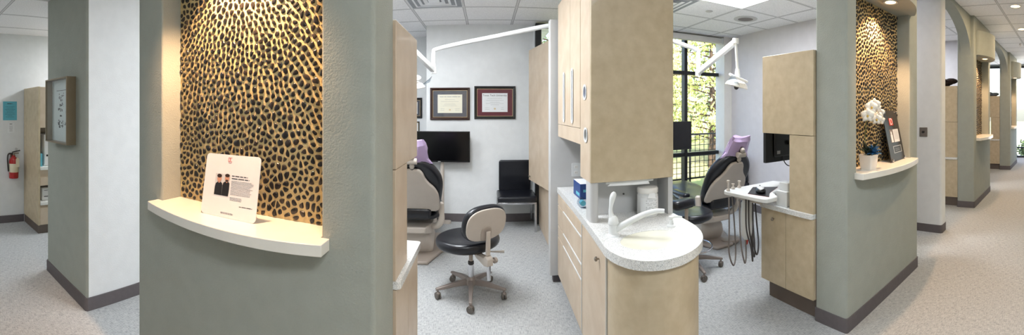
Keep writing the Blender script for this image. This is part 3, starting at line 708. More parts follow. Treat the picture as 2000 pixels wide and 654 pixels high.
# grey end panel of the partition, reaching the floor
S('wall_partition_end', prism(BM(), rrect(.565, 1.20, 3.245, 3.33, .008), .07, 2.36), 'laminate_grey', label='grey end panel')
S('trim_partition_toe', B(.60, 1.18, 3.27, 3.33, 0, .07), 'grey_base')
S('wall_partition', B(.98, 1.20, 3.33, YW - .003, 0, 2.3), 'laminate_grey')
t = thing('power_outlet', 'white duplex outlet on the grey end panel above the island counter', 'outlet', (.805, 3.244, 1.01))
obj('cover_plate', extrude(BM(), [(x + .805, 3.2445, z + 1.01) for x, z in rrect(-.04, .04, -.06, .06, .006)], (0, -.005, 0)), 'white_plastic', t, world=True)
for dz in (.025, -.025):
    s_ = obj('socket', extrude(BM(), [(x + .805, 3.2395, z + 1.01 + dz) for x, z in rrect(-.017, .017, -.014, .014, .008)], (0, -.002, 0)), 'ceramic_white', t, world=True)
    bm = BM(); box(bm, .798, .800, 3.2365, 3.2376, 1.006 + dz, 1.016 + dz); box(bm, .809, .811, 3.2365, 3.2376, 1.006 + dz, 1.016 + dz)
    obj('slots', bm, 'ink', s_, world=True)
t = thing('glove_box', 'blue and white glove box on the island counter beside the outlet', 'box', (.77, 2.86, CT))
obj('carton', B(-.055, .055, -.11, .11, 0, .118), 'box_blue', t, bevel=.002)
bm = BM(); box(bm, -.054, .054, -.109, .109, .1182, .1195); obj('top_face', bm, 'paper_white', t)
bm = BM(); box(bm, -.0562, -.0552, -.09, .02, .02, .045); box(bm, -.03, .03, -.1118, -.1104, .055, .075); obj('printed_panel', bm, 'paper_blue', t)
t = thing('tape_roll', 'small clear and blue round tape dispenser lying on the island counter by the tower post', 'tape dispenser', (.672, 2.52, CT))
bm = BM(); tube(bm, [(.0, -.02, .035), (0, .02, .035)], .035, 24); obj('roll', bm, 'clear_film', t)
bm = BM(); tube(bm, [(.0, -.021, .035), (0, .021, .035)], .019, 24); obj('core', bm, 'paper_blue', t)

# --- tall storage behind the grey panel: angled upper unit with two knobs, lower unit
t = thing('upper_wall_cabinet', 'tall maple cabinet with small knobs at its lower edge, behind the grey end panel', 'cabinet', (.8, 4.3, .645))
q = [(.715, 3.93), (.552, 4.78), (.978, 4.78), (.978, 3.93)]
obj('body', prism(BM(), [(x + (.02 if x < .9 else 0), y) for x, y in q], .645, 2.33), 'maple', t, world=True)
n_ = V((-.85, -.163)).normalized()
def along(s): return V((.715, 3.93)).lerp(V((.552, 4.78)), s)
for s0, s1 in ((0.0, .497), (.503, 1.0)):
    a, b = along(s0), along(s1); d_ = V((n_.x, n_.y)) * .001
    dd = obj('door', prism(BM(), [(a.x, a.y), (b.x, b.y), (b.x + .019, b.y), (a.x + .019, a.y)], .647, 2.328), 'maple', t, bevel=.0015, world=True)
    kp = along(s0 + .06 if s0 == 0 else s1 - .08); kb = knob(kp.x, kp.y, .70, (-.98, -.18, 0), dd)
    if s0 == 0: obj('key_tag', B(kp.x - .012, kp.x - .008, kp.y - .03, kp.y - .004, .655, .69), 'yellow_tag', dd, world=True)
S('trim_filler', B(.70, .98, 3.335, 3.925, 0, 2.30), 'laminate_grey')
t = thing('lower_wall_cabinet', 'low maple cabinet standing on the floor under the knobbed tall cabinet', 'cabinet', (.85, 4.35, 0))
obj('body', B(.72, .978, 3.93, 4.88, .0, .64), 'maple', t, world=True)
obj('door', B(.70, .719, 3.93, 4.40, .012, .638), 'maple', t, bevel=.0015, world=True)
obj('door', B(.70, .719, 4.405, 4.88, .012, .638), 'maple', t, bevel=.0015, world=True)

# --- side units fixed behind the piers
def side_unit(x, sgn, y0, ylow, y1, ztop, zmid, zct, label, group, xd=.55, white_counter=True, loc=None):
    """x = face plane, sgn = outward direction of the face (+1 or -1)"""
    def bx(a, b, *r): lo, hi = sorted((x - sgn * a, x - sgn * b)); return B(lo, hi, *r)
    t = thing('side_cabinet', label['base'], 'cabinet', (x - sgn * .3, (y0 + y1) / 2, 0), 0, 'maple base cabinets beside the piers')
    obj('body', bx(.02, xd, y0, y1 - .012, .145, zct - .036), 'maple', t, world=True)
    obj('toe_kick', bx(.05, xd - .02, y0, y1 - .06, 0, .145), 'toe_kick', t, world=True)
    ym = y0 + (y1 - y0) * .49
    d1 = obj('door', bx(0, .0195, y0, ym - .002, .147, zct - .040), 'maple_mottled' if sgn < 0 else 'maple', t, bevel=.0015, world=True)
    d2 = obj('door', bx(0, .0195, ym + .001, y1 - .012, .147, zct - .040), 'maple_mottled' if sgn < 0 else 'maple', t, bevel=.0015, world=True)
    if sgn < 0: knob(x, y1 - .16, zct - .11, (sgn, 0, 0), d2)
    t = thing('side_worktop', label['top'], 'worktop', (x - sgn * .3, (y0 + y1) / 2, zct - .035), 0, 'speckled side worktops')
    lo, hi = sorted((x + sgn * .018, x - sgn * xd)); obj('slab', prism(BM(), rrect(lo, hi, y0, y1, .02), zct - .035, zct), 'terrazzo', t, world=True)
    t = thing('upper_cabinet', label['upper'], 'cabinet', (x - sgn * .3, (y0 + y1) / 2, zct), 0, 'maple upper cabinets beside the piers')
    m = 'maple_mottled' if sgn < 0 else 'maple'
    obj('upper_box', bx(.02, xd, y0, y1 - .025, zmid, ztop), m, t, world=True)
    obj('door', bx(0, .0195, y0, y1 - .025, zmid, ztop), m, t, bevel=.003, world=True)
    obj('lower_box', bx(.003, xd, y0, ylow, zct, zmid - .003), m, t, bevel=.002, world=True)
side_unit(-.39, 1, 1.562, 1.80, 2.075, 1.945, 1.29, .80, {'base': 'maple base cabinet beside the near pier, on the stool side of the staff sign wall', 'top': 'speckled white worktop at the left edge of the treatment room with the diplomas',
          'upper': 'maple upper cabinet hiding the left dental chair behind the near pier'}, None)
side_unit(2.10, -1, 1.712, 1.955, 2.285, 1.995, 1.36, .78, {'base': 'maple base cabinet with one knob beside the orchid pier', 'top': 'speckled worktop edge under the white tray, beside the orchid pier',
          'upper': 'mottled maple upper cabinet in front of the black monitor'}, None)
side_unit(5.68, -1, 1.712, 1.95, 2.27, 1.94, 1.36, .79, {'base': 'maple base cabinet seen through the first small arch down the corridor', 'top': 'white worktop edge seen through the first small arch',
          'upper': 'maple upper cabinet seen through the first small arch, dark fur on top'}, None)
side_unit(9.49, -1, 1.712, 1.95, 2.30, 1.92, 1.36, .79, {'base': 'farthest maple base cabinet, seen through the wide arch near the end window', 'top': 'farthest white worktop edge, seen through the wide arch',
          'upper': 'farthest maple upper cabinet with grey cloth on top'}, None)
def lump(name, c, r, m, label, cat, seed, n=9):
    rd = random.Random(seed); bm = BM()
    for _ in range(n):
        ellipsoid(bm, (c[0] + rd.uniform(-.6, .6) * r[0], c[1] + rd.uniform(-.6, .6) * r[1], c[2] + rd.uniform(-.2, .5) * r[2]), (r[0] * .5, r[1] * .5, r[2] * .55), 10, 7)
    finish(obj(name, bm, m), label=label, cat=cat)
lump('folded_coat', (5.85, 1.98, 1.99), (.22, .22, .09), 'dark_fur', 'dark brown furry bundle on top of the cabinet behind the first small arch', 'coat', 3)
lump('folded_cloth', (9.7, 1.98, 1.965), (.2, .2, .08), 'cloth_grey', 'grey bundle on top of the farthest cabinet near the end window', 'cloth', 4)

# --- shelving unit in the far left hall
t = thing('hutch_cabinet', 'maple hutch with open compartments against the left hall wall', 'cabinet', (-4.6, 1.9, 0))
obj('side_panel', B(-4.888, -4.31, 1.60, 1.625, .11, 1.845), 'maple_mottled', t, bevel=.001, world=True)
obj('toe_kick', B(-4.888, -4.34, 1.61, 2.6, 0, .11), 'toe_kick', t, world=True)
obj('back_panel', B(-4.888, -4.87, 1.625, 2.6, .11, 1.84), 'maple', t, world=True)
obj('door', B(-4.33, -4.312, 1.627, 2.08, 1.33, 1.84), 'maple', t, bevel=.0015, world=True)
obj('top_box', B(-4.87, -4.331, 1.626, 2.6, 1.33, 1.84), 'maple', t, world=True)
for z0, z1 in ((.11, .36), (.60, .74)):
    obj('drawer', B(-4.33, -4.312, 1.627, 2.08, z0 + .004, z1 - .03), 'maple', t, bevel=.0015, world=True)
obj('drawer', B(-4.33, -4.312, 1.627, 2.08, .205, .365), 'maple', t, bevel=.0015, world=True) if False else None
bm = BM(); box(bm, -4.87, -4.30, 1.626, 2.6, .80, .84); box(bm, -4.87, -4.30, 1.626, 2.6, .36, .40)
obj('shelf_slab', bm, 'white_solid', t, bevel=.003, world=True)
obj('drawer_box', B(-4.87, -4.332, 1.626, 2.6, .60, .799), 'maple', t, world=True)
obj('base_box', B(-4.87, -4.332, 1.626, 2.6, .11, .359), 'maple', t, world=True)
def office_box(name, x0, x1, y0, y1, z0, z1, m, label, cat, slots=True):
    t = thing(name, label, cat, ((x0 + x1) / 2, (y0 + y1) / 2, z0))
    obj('casing', B(x0, x1, y0, y1, z0, z1), m, t, bevel=.012, world=True)
    if slots:
        bm = BM(); h = z1 - z0
        box(bm, x1 + .0005, x1 + .002, y0 + .03, y1 - .03, z0 + h * .3, z0 + h * .36); obj('output_slot', bm, 'rubber_dark', t, world=True)
        bm = BM(); box(bm, x1 + .0005, x1 + .002, y0 + .03, y1 - .03, z0 + h * .8, z0 + h * .83)
        obj('output_slot', bm, 'rubber_dark', t, world=True)
office_box('printer', -4.80, -4.37, 1.70, 2.05, .84, 1.24, 'printer_white', 'pale grey printer standing in the upper opening of the hutch', 'printer')
office_box('copier', -4.80, -4.37, 1.67, 2.05, .40, .56, 'printer_white', 'low white machine in the lower opening of the hutch', 'office machine')
finish(obj('blue_folder', B(-4.7, -4.34, 1.64, 1.665, .84, 1.0), 'paper_blue'), label='small blue folder standing beside the printer in the hutch', cat='folder')

# ================================================================== WALL THINGS, LEFT
t = thing('fire_extinguisher', 'red fire extinguisher with paper tag hung on the left hall wall', 'fire extinguisher', (-4.82, 1.43, .62))
obj('cylinder', lathe(BM(), [(.03, 0), (.062, .006), (.066, .02), (.066, .235), (.058, .268), (.03, .292), (.022, .30), (.022, .315)], seg=28), 'extinguisher_red', t)
wrap = lathe(BM(), [(.0665, .09), (.0670, .091), (.0670, .205), (.0665, .206)], seg=28, cap=False)
obj('label_wrap', wrap, 'label_cream', t)
bm = BM(); cyl(bm, (0, 0, .313), (0, 0, .345), .017); box(bm, -.012, .012, -.015, .07, .335, .35); obj('valve', bm, 'brushed_nickel', t)
bm = BM(); extrude(bm, [(.011, -.02, .352), (.011, .09, .372), (.011, .09, .384), (.011, -.02, .364)], (-.022, 0, 0)); obj('handle', bm, 'rubber_dark', t)
obj('hose', tube(BM(), bez([(0, -.012, .34), (0, -.07, .335), (.01, -.088, .28), (.01, -.082, .18), (.012, -.076, .10)], 6), .011, 10), 'rubber_dark', t)
obj('pin_ring', tube(BM(), [V((.02, .03 + .014 * math.cos(a), .40 + .014 * math.sin(a))) for a in [2 * PI * k / 12 for k in range(13)]], .0018, 6), 'brushed_nickel', t)
obj('paper_tag', extrude(BM(), [(.069, .01, .16), (.069, .06, .165), (.062, .06, .27), (.062, .035, .29), (.062, .012, .27)], (.002, 0, 0)), 'label_cream', t)
obj('wall_bracket', B(-.078, -.06, -.03, .03, .05, .33), 'brushed_nickel', t)
def notice(y0, y1, z0, z1, m, label, n, seed):
    t = thing('wall_notice', label, 'notice', (-4.899, (y0 + y1) / 2, z0))
    t_ = obj('sheet', B(-4.8995, -4.8975, y0, y1, z0, z1), m, t, world=True)
    M = card_frame((-4.8975, y0, z0), (0, 1, 0), (0, 0, 1)); w_, h_ = y1 - y0, z1 - z0; bm = BM()
    lines(bm, M, w_ * .12, w_ * .88, [h_ * (.18 + .6 * k / n) for k in range(n)], .003, .0002, random.Random(seed), centre=True)
    lines(bm, M, w_ * .3, w_ * .7, [h_ * .88], .008, .0002, random.Random(seed + 1))
    obj('printed_lines', bm, 'ink', t_, world=True)
notice(1.30, 1.50, 1.41, 1.67, 'paper_blue', 'blue paper notice taped to the left hall wall', 9, 5)
notice(1.365, 1.465, 1.235, 1.375, 'paper_white', 'small white notice below the blue paper on the hall wall', 6, 8)

# shadow-box picture on the hall pier
t = thing('shadowbox_picture', 'deep bronze framed shadowbox of small dark prints on the pier by the hall', 'picture', (-2.93, 1.33, 1.54))
a0, a1, b0, b1, yo, yi = -3.165, -2.70, 1.265, 1.825, 1.243, 1.329
bm = BM(); box(bm, a0, a0 + .012, yo, yi, b0, b1); box(bm, a1 - .012, a1, yo, yi, b0, b1); box(bm, a0 + .012, a1 - .012, yo, yi, b0, b0 + .012); box(bm, a0 + .012, a1 - .012, yo, yi, b1 - .012, b1)
obj('frame', bm, 'shadowbox_bronze', t, bevel=.0015, world=True)
bk = obj('backing', B(a0 + .012, a1 - .012, yi - .02, yi - .002, b0 + .012, b1 - .012), 'shadowbox_mat', t, world=True)
obj('glass', B(a0 + .012, a1 - .012, yo + .006, yo + .009, b0 + .012, b1 - .012), 'pane_glass', t, smooth=False, world=True)
bm = BM(); rd = random.Random(12); M = card_frame(((a0 + a1) / 2, yi - .0202, 1.30), (1, 0, 0), (0, 0, 1))
flat(bm, M, -.12, .10, .42, .424, 0, .0008)
for (px, py, pw, ph, n) in ((-.02, .36, .10, .07, 14), (.0, .285, .11, .025, 10), (-.04, .245, .10, .02, 8), (.08, .235, .03, .05, 6), (-.03, .195, .09, .012, 5), (-.04, .12, .13, .075, 22), (.07, .13, .03, .03, 5)):
    for _ in range(n):
        x = px + rd.uniform(-.5, .5) * pw; y = py + rd.uniform(-.5, .5) * ph; w_ = rd.uniform(.004, .022); h_ = rd.uniform(.003, .02)
        flat(bm, M, x, x + w_, y, y + h_, 0, .0008)
obj('etched_prints', bm, 'ink', bk, world=True)

# ================================================================== STAFF SIGN on the left niche shelf
def card_pts(w_, h_, r): return rrect(0, w_, 0, h_, r)
def leaning_card(t, BLp, BRp, top_back, height, th, rad, m):
    BLp, BRp = V(BLp), V(BRp); right = (BRp - BLp); wd = right.length; right.normalize(); bk = V((-right.y, right.x, 0))
    if bk.y < 0: bk = -bk
    up = (V((0, 0, 1)) * math.sqrt(max(0, 1 - (top_back / height) ** 2)) + bk * (top_back / height)).normalized()
    M = card_frame(BLp, right, up)
    bm = BM(); extrude(bm, [(x, y, -th) for x, y in card_pts(wd, height, rad)], (0, 0, th)); bmesh.ops.transform(bm, matrix=M, verts=bm.verts)
    o = obj('panel', bm, m, t, world=True); return o, M, wd
t = thing('staff_sign', 'white acrylic staff sign with photo of two people in dark scrubs, on the niche shelf', 'sign', (-1.08, 1.285, NB))
s_, M, wd = leaning_card(t, (-1.236, 1.262, NB + .001), (-.93, 1.283, NB + .001), .052, .285, .004, .018, 'acrylic_white')
hgt = .285
bm = BM(); extrude(bm, [(x, y, 0) for x, y in rrect(.03, wd - .03, 0, .075, .01)], (0, 0, .004)); M2 = Matrix.Translation(V((-1.236, 1.262, NB + .0005))) @ Matrix.Rotation(math.atan2(.021, .306), 4, 'Z')
bmesh.ops.transform(bm, matrix=M2, verts=bm.verts); obj('foot', bm, 'acrylic_white', t, world=True)
def P(x, y): return x * wd, y * hgt     # fractions of the sign
def fr_(bm, M, x0, x1, y0, y1, z0, z1): return flat(bm, M, x0 * wd, x1 * wd, y0 * hgt, y1 * hgt, z0, z1)
ph = obj('photo_print', fr_(BM(), M, .215, .495, .33, .68, .0002, .0007), 'photo_backdrop', s_, world=True, label='photo of two people in dark scrubs')
def poly(M, pts, z0, z1):
    bm = BM(); extrude(bm, [(x * wd, y * hgt, z0) for x, y in pts], (0, 0, z1 - z0)); bmesh.ops.transform(bm, matrix=M, verts=bm.verts); return bm
def disc(bm, M, cx, cy, rx, ry, z0, z1, n=18):
    n0 = len(bm.verts); extrude(bm, [(cx * wd + rx * math.cos(2 * PI * k / n), cy * hgt + ry * math.sin(2 * PI * k / n), z0) for k in range(n)], (0, 0, z1 - z0))
    bm.verts.ensure_lookup_table(); bmesh.ops.transform(bm, matrix=M, verts=bm.verts[n0:]); return bm
body = poly(M, [(.22, .335), (.222, .46), (.235, .52), (.275, .548), (.30, .53), (.325, .548), (.352, .53), (.36, .50), (.36, .335)], .0008, .0013)
bmesh_b = poly(M, [(.362, .335), (.364, .50), (.378, .545), (.415, .565), (.44, .55), (.465, .565), (.49, .54), (.493, .45), (.485, .335)], .0008, .0013)
obj('scrubs_left', body, 'scrubs_black', s_, world=True); obj('scrubs_right', bmesh_b, 'scrubs_black', s_, world=True)
bm = disc(BM(), M, .295, .60, .0125, .0175, .0014, .0018); fr_(bm, M, .285, .305, .53, .57, .0013, .0016); obj('face_left', bm, 'skin', s_, world=True)
bm = disc(BM(), M, .44, .615, .0125, .0175, .0014, .0018); fr_(bm, M, .43, .45, .545, .585, .0013, .0016); obj('face_right', bm, 'skin', s_, world=True)
bm = disc(BM(), M, .293, .645, .0135, .009, .0012, .0020); disc(bm, M, .44, .662, .013, .008, .0012, .0020); disc(bm, M, .44, .578, .009, .005, .0012, .0020)
obj('hair_shapes', bm, 'hair', s_, world=True)
bm = BM(); rd = random.Random(4)
lines(bm, M, .52 * wd, .84 * wd, [.665 * hgt, .625 * hgt], .0042, .0003, rd)
lines(bm, M, .52 * wd, .92 * wd, [hgt * (.585 - .021 * k) for k in range(11)], .0014, .0003, rd)
lines(bm, M, .52 * wd, .74 * wd, [hgt * (.325 - .02 * k) for k in range(3)], .0014, .0003, rd)
lines(bm, M, .70 * wd, .93 * wd, [.205 * hgt], .003, .0003, rd); lines(bm, M, .38 * wd, .62 * wd, [.075 * hgt, .06 * hgt], .0018, .0003, rd)
obj('printed_text', bm, 'ink', s_, world=True)
bm = BM()
for x0, x1, y0, y1 in ((.425, .432, .885, .955), (.432, .455, .948, .955), (.432, .455, .885, .892), (.449, .455, .892, .948), (.462, .469, .885, .955), (.469, .495, .948, .955), (.469, .495, .885, .892), (.43, .49, .865, .870)):
    fr_(bm, M, x0, x1, y0, y1, .0003, .0007)
obj('logo_mark', bm, 'red_mark', s_, world=True)

# ================================================================== ORCHID NICHE (right)
NB = NBR
px_, py_ = 2.425, 1.435
t = thing('orchid_pot', 'white square tapered pot of white orchids with a blue succulent, on the right niche shelf', 'potted plant', (px_, py_, NB + .0005))
bm = BM(); rings = []
for h, z in ((.044, 0), (.05, .02), (.058, .105), (.062, .112), (.056, .112), (.052, .10)):
    rings.append([V((x, y, z)) for x, y in rrect(-h, h, -h, h, .012)])
loft(bm, rings); pot = obj('pot', bm, 'ceramic_white', t)
def leaf(bm, base, d, ln, wdt, droop, up=.6):
    d = V(d).normalized(); side = d.cross(V((0, 0, 1))).normalized(); prev = None; n = 8
    for k in range(n + 1):
        s = k / n; c = V(base) + d * ln * s + V((0, 0, up * ln * s - droop * ln * s * s)); wv = wdt * math.sin(PI * (0.08 + .92 * s) ** .8) * .5 + .0005
        cur = [bm.verts.new(c - side * wv + V((0, 0, wv * .35))), bm.verts.new(c), bm.verts.new(c + side * wv + V((0, 0, wv * .35)))]
        if prev:
            bm.faces.new((prev[0], prev[1], cur[1], cur[0])); bm.faces.new((prev[1], prev[2], cur[2], cur[1]))
        prev = cur
rd = random.Random(2); bm = BM()
for k in range(9):
    a = k * 2.4; leaf(bm, (0, 0, .10), (math.cos(a), math.sin(a) * .6, 0), rd.uniform(.07, .12), .045, rd.uniform(.3, .7), rd.uniform(1.0, 1.9))
o = obj('dark_leaves', bm, 'dark_leaf', t); sm = o.modifiers.new('solid', 'SOLIDIFY'); sm.thickness = .0015
bm = BM()
for ring, (n, ln, up) in enumerate(((9, .066, .35), (8, .056, .8), (6, .042, 1.5), (4, .028, 2.5))):
    for k in range(n):
        a = 2 * PI * k / n + ring * .4; leaf(bm, (.018, -.035, .115 + ring * .004), (math.cos(a), math.sin(a), 0), ln, .026, .3, up)
o = obj('blue_succulent', bm, 'blue_petal', t); sm = o.modifiers.new('solid', 'SOLIDIFY'); sm.thickness = .003
stem = bez([(-.01, .02, .10), (-.015, .02, .25), (-.005, .01, .40), (.03, -.005, .50), (.09, -.01, .49), (.14, -.01, .44)], 8)
obj('stem', tube(BM(), stem, .0028, 8), 'stem_green', t)
def flower(c, r, ang, tilt):
    M = Matrix.Translation(V(c)) @ Euler((tilt, 0, ang)).to_matrix().to_4x4(); bm = BM()
    for k in range(5):
        a = PI / 2 + 2 * PI * k / 5; wd_ = 1.35 if k in (1, 4) else .85
        dirv = V((math.cos(a), 0, math.sin(a))); side = V((-math.sin(a), 0, math.cos(a))); prev = None
        for j in range(7):
            s = j / 6; wv = r * .42 * wd_ * math.sin(PI * (.12 + .84 * s)); cc = dirv * r * s + V((0, -.012 * math.sin(PI * s), 0)) - V((0, .004 * k, 0)) * 0
            cur = [bm.verts.new(M @ (cc - side * wv + V((0, .004 * s, 0)))), bm.verts.new(M @ cc), bm.verts.new(M @ (cc + side * wv + V((0, .004 * s, 0))))]
            if prev: bm.faces.new((prev[0], prev[1], cur[1], cur[0])); bm.faces.new((prev[1], prev[2], cur[2], cur[1]))
            prev = cur
    o = obj('orchid_bloom', bm, 'orchid_white', t); sm = o.modifiers.new('solid', 'SOLIDIFY'); sm.thickness = .0012
    b2 = BM(); ellipsoid(b2, M @ V((0, -.012, -.004)), (.008, .008, .01), 10, 6); obj('bloom_centre', b2, 'orchid_centre', o)
for c, r, a, ti in (((-.028, -.02, .375), .058, .75, .1), ((.012, -.03, .435), .056, .6, -.1), ((.058, -.03, .455), .054, .9, .0), ((.088, -.03, .43), .045, .5, .1),
                    ((.075, -.04, .345), .048, .8, .15), ((.115, -.03, .37), .044, .5, .0), ((.145, -.03, .395), .044, 1.1, .1), ((.155, -.03, .335), .04, .9, .3)):
    c = (c[0] - .02, c[1], c[2] + .035)
    flower(c, r * .98, -a - .15, ti)

t = thing('award_plaque', 'black award plaque with a red letter D block, leaning in the right niche', 'plaque', (2.97, 1.45, NB))
s_, M, wd = leaning_card(t, (2.80, 1.425, NB + .001), (3.125, 1.452, NB + .001), .095, .455, .008, .004, 'plaque_black')
hgt = .455
dk = obj('red_block', fr_(BM(), M, .34, .60, .70, .845, .0003, .001), 'red_mark', s_, world=True)
Mt = Matrix.Translation(-ORG[t.name]) @ M @ Matrix.Translation(V((.48 * wd, .772 * hgt, .0015)))
text('letter_d', 'D', .085, s_, Mt, 'paper_white')
ar = obj('article_sheet', fr_(BM(), M, .24, .86, .365, .62, .0003, .001), 'paper_white', s_, world=True)
obj('article_photo', fr_(BM(), M, .24, .47, .365, .62, .0012, .0016), 'hose_grey', ar, world=True)
bm = BM(); fr_(bm, M, .27, .40, .37, .52, .0017, .002); disc(bm, M, .33, .55, .014, .017, .0017, .002); obj('article_figure', bm, 'paper_white', ar, world=True)
bm = BM(); lines(bm, M, .52 * wd, .83 * wd, [hgt * (.60 - .016 * k) for k in range(12)], .0016, .0012, rd); obj('article_text', bm, 'ink_light', ar, world=True)
bm = BM()
for a in ((.30, .86, .285, .292), (.30, .86, .158, .165), (.30, .315, .165, .285), (.845, .86, .165, .285)): fr_(bm, M, *a, .0003, .001)
obj('caption_border', bm, 'paper_white', s_, world=True)
bm = BM(); lines(bm, M, .42 * wd, .76 * wd, [.235 * hgt, .205 * hgt], .004, .0003, rd); obj('caption_text', bm, 'ink_light', s_, world=True)
for x, y in ((.07, .035), (.93, .035), (.93, .955), (.07, .955)):
    bm = tube(BM(), [(x * wd, y * hgt, -.014), (x * wd, y * hgt, .012), (x * wd, y * hgt, .016)], [.012, .012, .007], 16); bmesh.ops.transform(bm, matrix=M, verts=bm.verts)
    obj('standoff', bm, 'chrome', t, world=True)
t = thing('key_switch', 'square steel key switch plate on the white thin pier beside the orchid niche', 'switch', (4.378, 1.775, 1.27))
obj('plate', B(4.372, 4.3795, 1.72, 1.83, 1.21, 1.33), 'brushed_nickel', t, bevel=.002, world=True)
bm = tube(BM(), [(4.372, 1.775, 1.27), (4.355, 1.775, 1.27)], .016, 16); obj('lock_cylinder', bm, 'rubber_dark', t, world=True)

# ================================================================== LEFT TREATMENT ROOM
def diploma(x0, x1, z0, z1, y, fm, mm, label, paper, title=None, seed=1, th=.028, fw=.035):
    t = thing('framed_diploma', label, 'framed diploma', ((x0 + x1) / 2, y, z0), 0, 'framed diplomas')
    bm = BM(); prof = ((0, 0), (0, -th * .8), (.3, -th), (.7, -th * .75), (1, -th * .45), (1, 0)); rings = []
    for s, d in prof:
        q = fw * s; rings.append([V((a, y + d - .001, b)) for a, b in ((x0 + q, z0 + q), (x1 - q, z0 + q), (x1 - q, z1 - q), (x0 + q, z1 - q))])
    loft(bm, rings + [rings[0]], cap=False); obj('frame', bm, fm, t, world=True, smooth=False)
    obj('mat_board', B(x0 + fw - .002, x1 - fw + .002, y - .006, y - .002, z0 + fw - .002, z1 - fw + .002), mm, t, world=True)
    bm = BM(); q = fw
    for a in ((x0 + q, x1 - q, z0 + q, z0 + q + .007), (x0 + q, x1 - q, z1 - q - .007, z1 - q), (x0 + q, x0 + q + .007, z0 + q + .007, z1 - q - .007), (x1 - q - .007, x1 - q, z0 + q + .007, z1 - q - .007)):
        box(bm, a[0], a[1], y - .009, y - .0065, a[2], a[3])
    obj('gold_fillet', bm, 'gold_fillet', t, world=True)
    if paper:
        pw, phh = (x1 - x0) * .62, (z1 - z0) * .575; cx, cz = (x0 + x1) / 2, (z0 + z1) / 2
        sh = obj('certificate', B(cx - pw / 2, cx + pw / 2, y - .008, y - .0065, cz - phh / 2, cz + phh / 2), paper, t, world=True)
        M = card_frame((cx, y - .0081, cz), (1, 0, 0), (0, 0, 1)); bm = BM(); rd = random.Random(seed)
        lines(bm, M, -pw * .36, pw * .36, [phh * v for v in (.22, .12, .02, -.05, -.12)], .0028, .0002, rd, centre=True)
        if title is None: lines(bm, M, -pw * .42, pw * .42, [phh * .38], .008, .0002, rd)
        for sx in (-1, 1): lines(bm, M, sx * pw * .3 - pw * .1, sx * pw * .3 + pw * .1, [-phh * .28, -phh * .36], .0028, .0002, rd, centre=True)
        obj('certificate_text', bm, 'ink_light', sh, world=True)
        bm = tube(BM(), [(cx, y - .0082, cz - phh * .33), (cx, y - .0088, cz - phh * .33)], .014, 20); obj('seal', bm, 'seal_gold', sh, world=True)
        if title:
            Mt = Matrix.Translation(-ORG[t.name]) @ M @ Matrix.Translation(V((0, phh * .38, .0005)))
            tt = text('certificate_title', title, .037, sh, Mt, 'ink')
    obj('glass', B(x0 + fw, x1 - fw, y - .0125, y - .0115, z0 + fw, z1 - fw), 'pane_glass', t, world=True, smooth=False)
diploma(-.785, -.230, 1.415, 1.862, 5.12, 'frame_brown', 'mat_grey', 'brown framed diploma with grey mat on the white wall, left of the maroon one', 'paper_cream', None, 3)
diploma(-.168, .402, 1.428, 1.882, 5.12, 'frame_black', 'mat_maroon', 'black framed diploma with maroon mat and a university title', 'paper_white', 'Texas Tech University', 5)
diploma(-1.45, -1.035, 1.42, 1.75, 5.9, 'frame_black', 'mat_grey', 'black framed certificate in the recess, cut off by the maple cabinet, above the smaller one', 'paper_white', None, 9)
diploma(-1.40, -1.08, .95, 1.365, 5.9, 'frame_black', 'paper_white', 'thin black framed certificate in the recess, partly behind the television', 'paper_cream', None, 10, fw=.016)

def television(x0, x1, y, z0, z1, px, label, zf=0.0):
    t = thing('television', label, 'television', (px, y + .06, 0), 0, 'black televisions on poles')
    obj('screen_body', B(x0, x1, y, y + .035, z0, z1), 'black_plastic', t, bevel=.004, world=True)
    obj('screen', B(x0 + .012, x1 - .012, y - .0012, y, z0 + .022, z1 - .012), 'screen_black', t, world=True, smooth=False)
    obj('brand_mark', B((x0 + x1) / 2 - .02, (x0 + x1) / 2 + .02, y - .0015, y - .0002, z0 + .006, z0 + .012), 'laminate_grey', t, world=True)
    obj('rear_mount', B(px - .06, px + .06, y + .035, y + .06, (z0 + z1) / 2 - .08, (z0 + z1) / 2 + .08), 'black_plastic', t, world=True)
    bm = BM(); cyl(bm, (px, y + .075, .03), (px, y + .075, (z0 + z1) / 2 + .06), .026, seg=24); obj('pole', bm, 'cream_plastic', t, world=True)
    bm = BM(); bmesh.ops.transform(prism(bm, rrect(-.12, .12, -.045, .045, .04), 0, .03), matrix=Matrix.Translation((px, y + .075, 0)), verts=bm.verts); obj('foot_plate', bm, 'cream_plastic', t, world=True)
television(-1.05, -.222, 4.96, .845, 1.262, -.605, 'wide black television on a cream pole below the diplomas')
television(2.20, 2.90, 4.66, .97, 1.385, 2.50, 'black television on a pole in front of the window, mostly hidden by the tower cabinet')

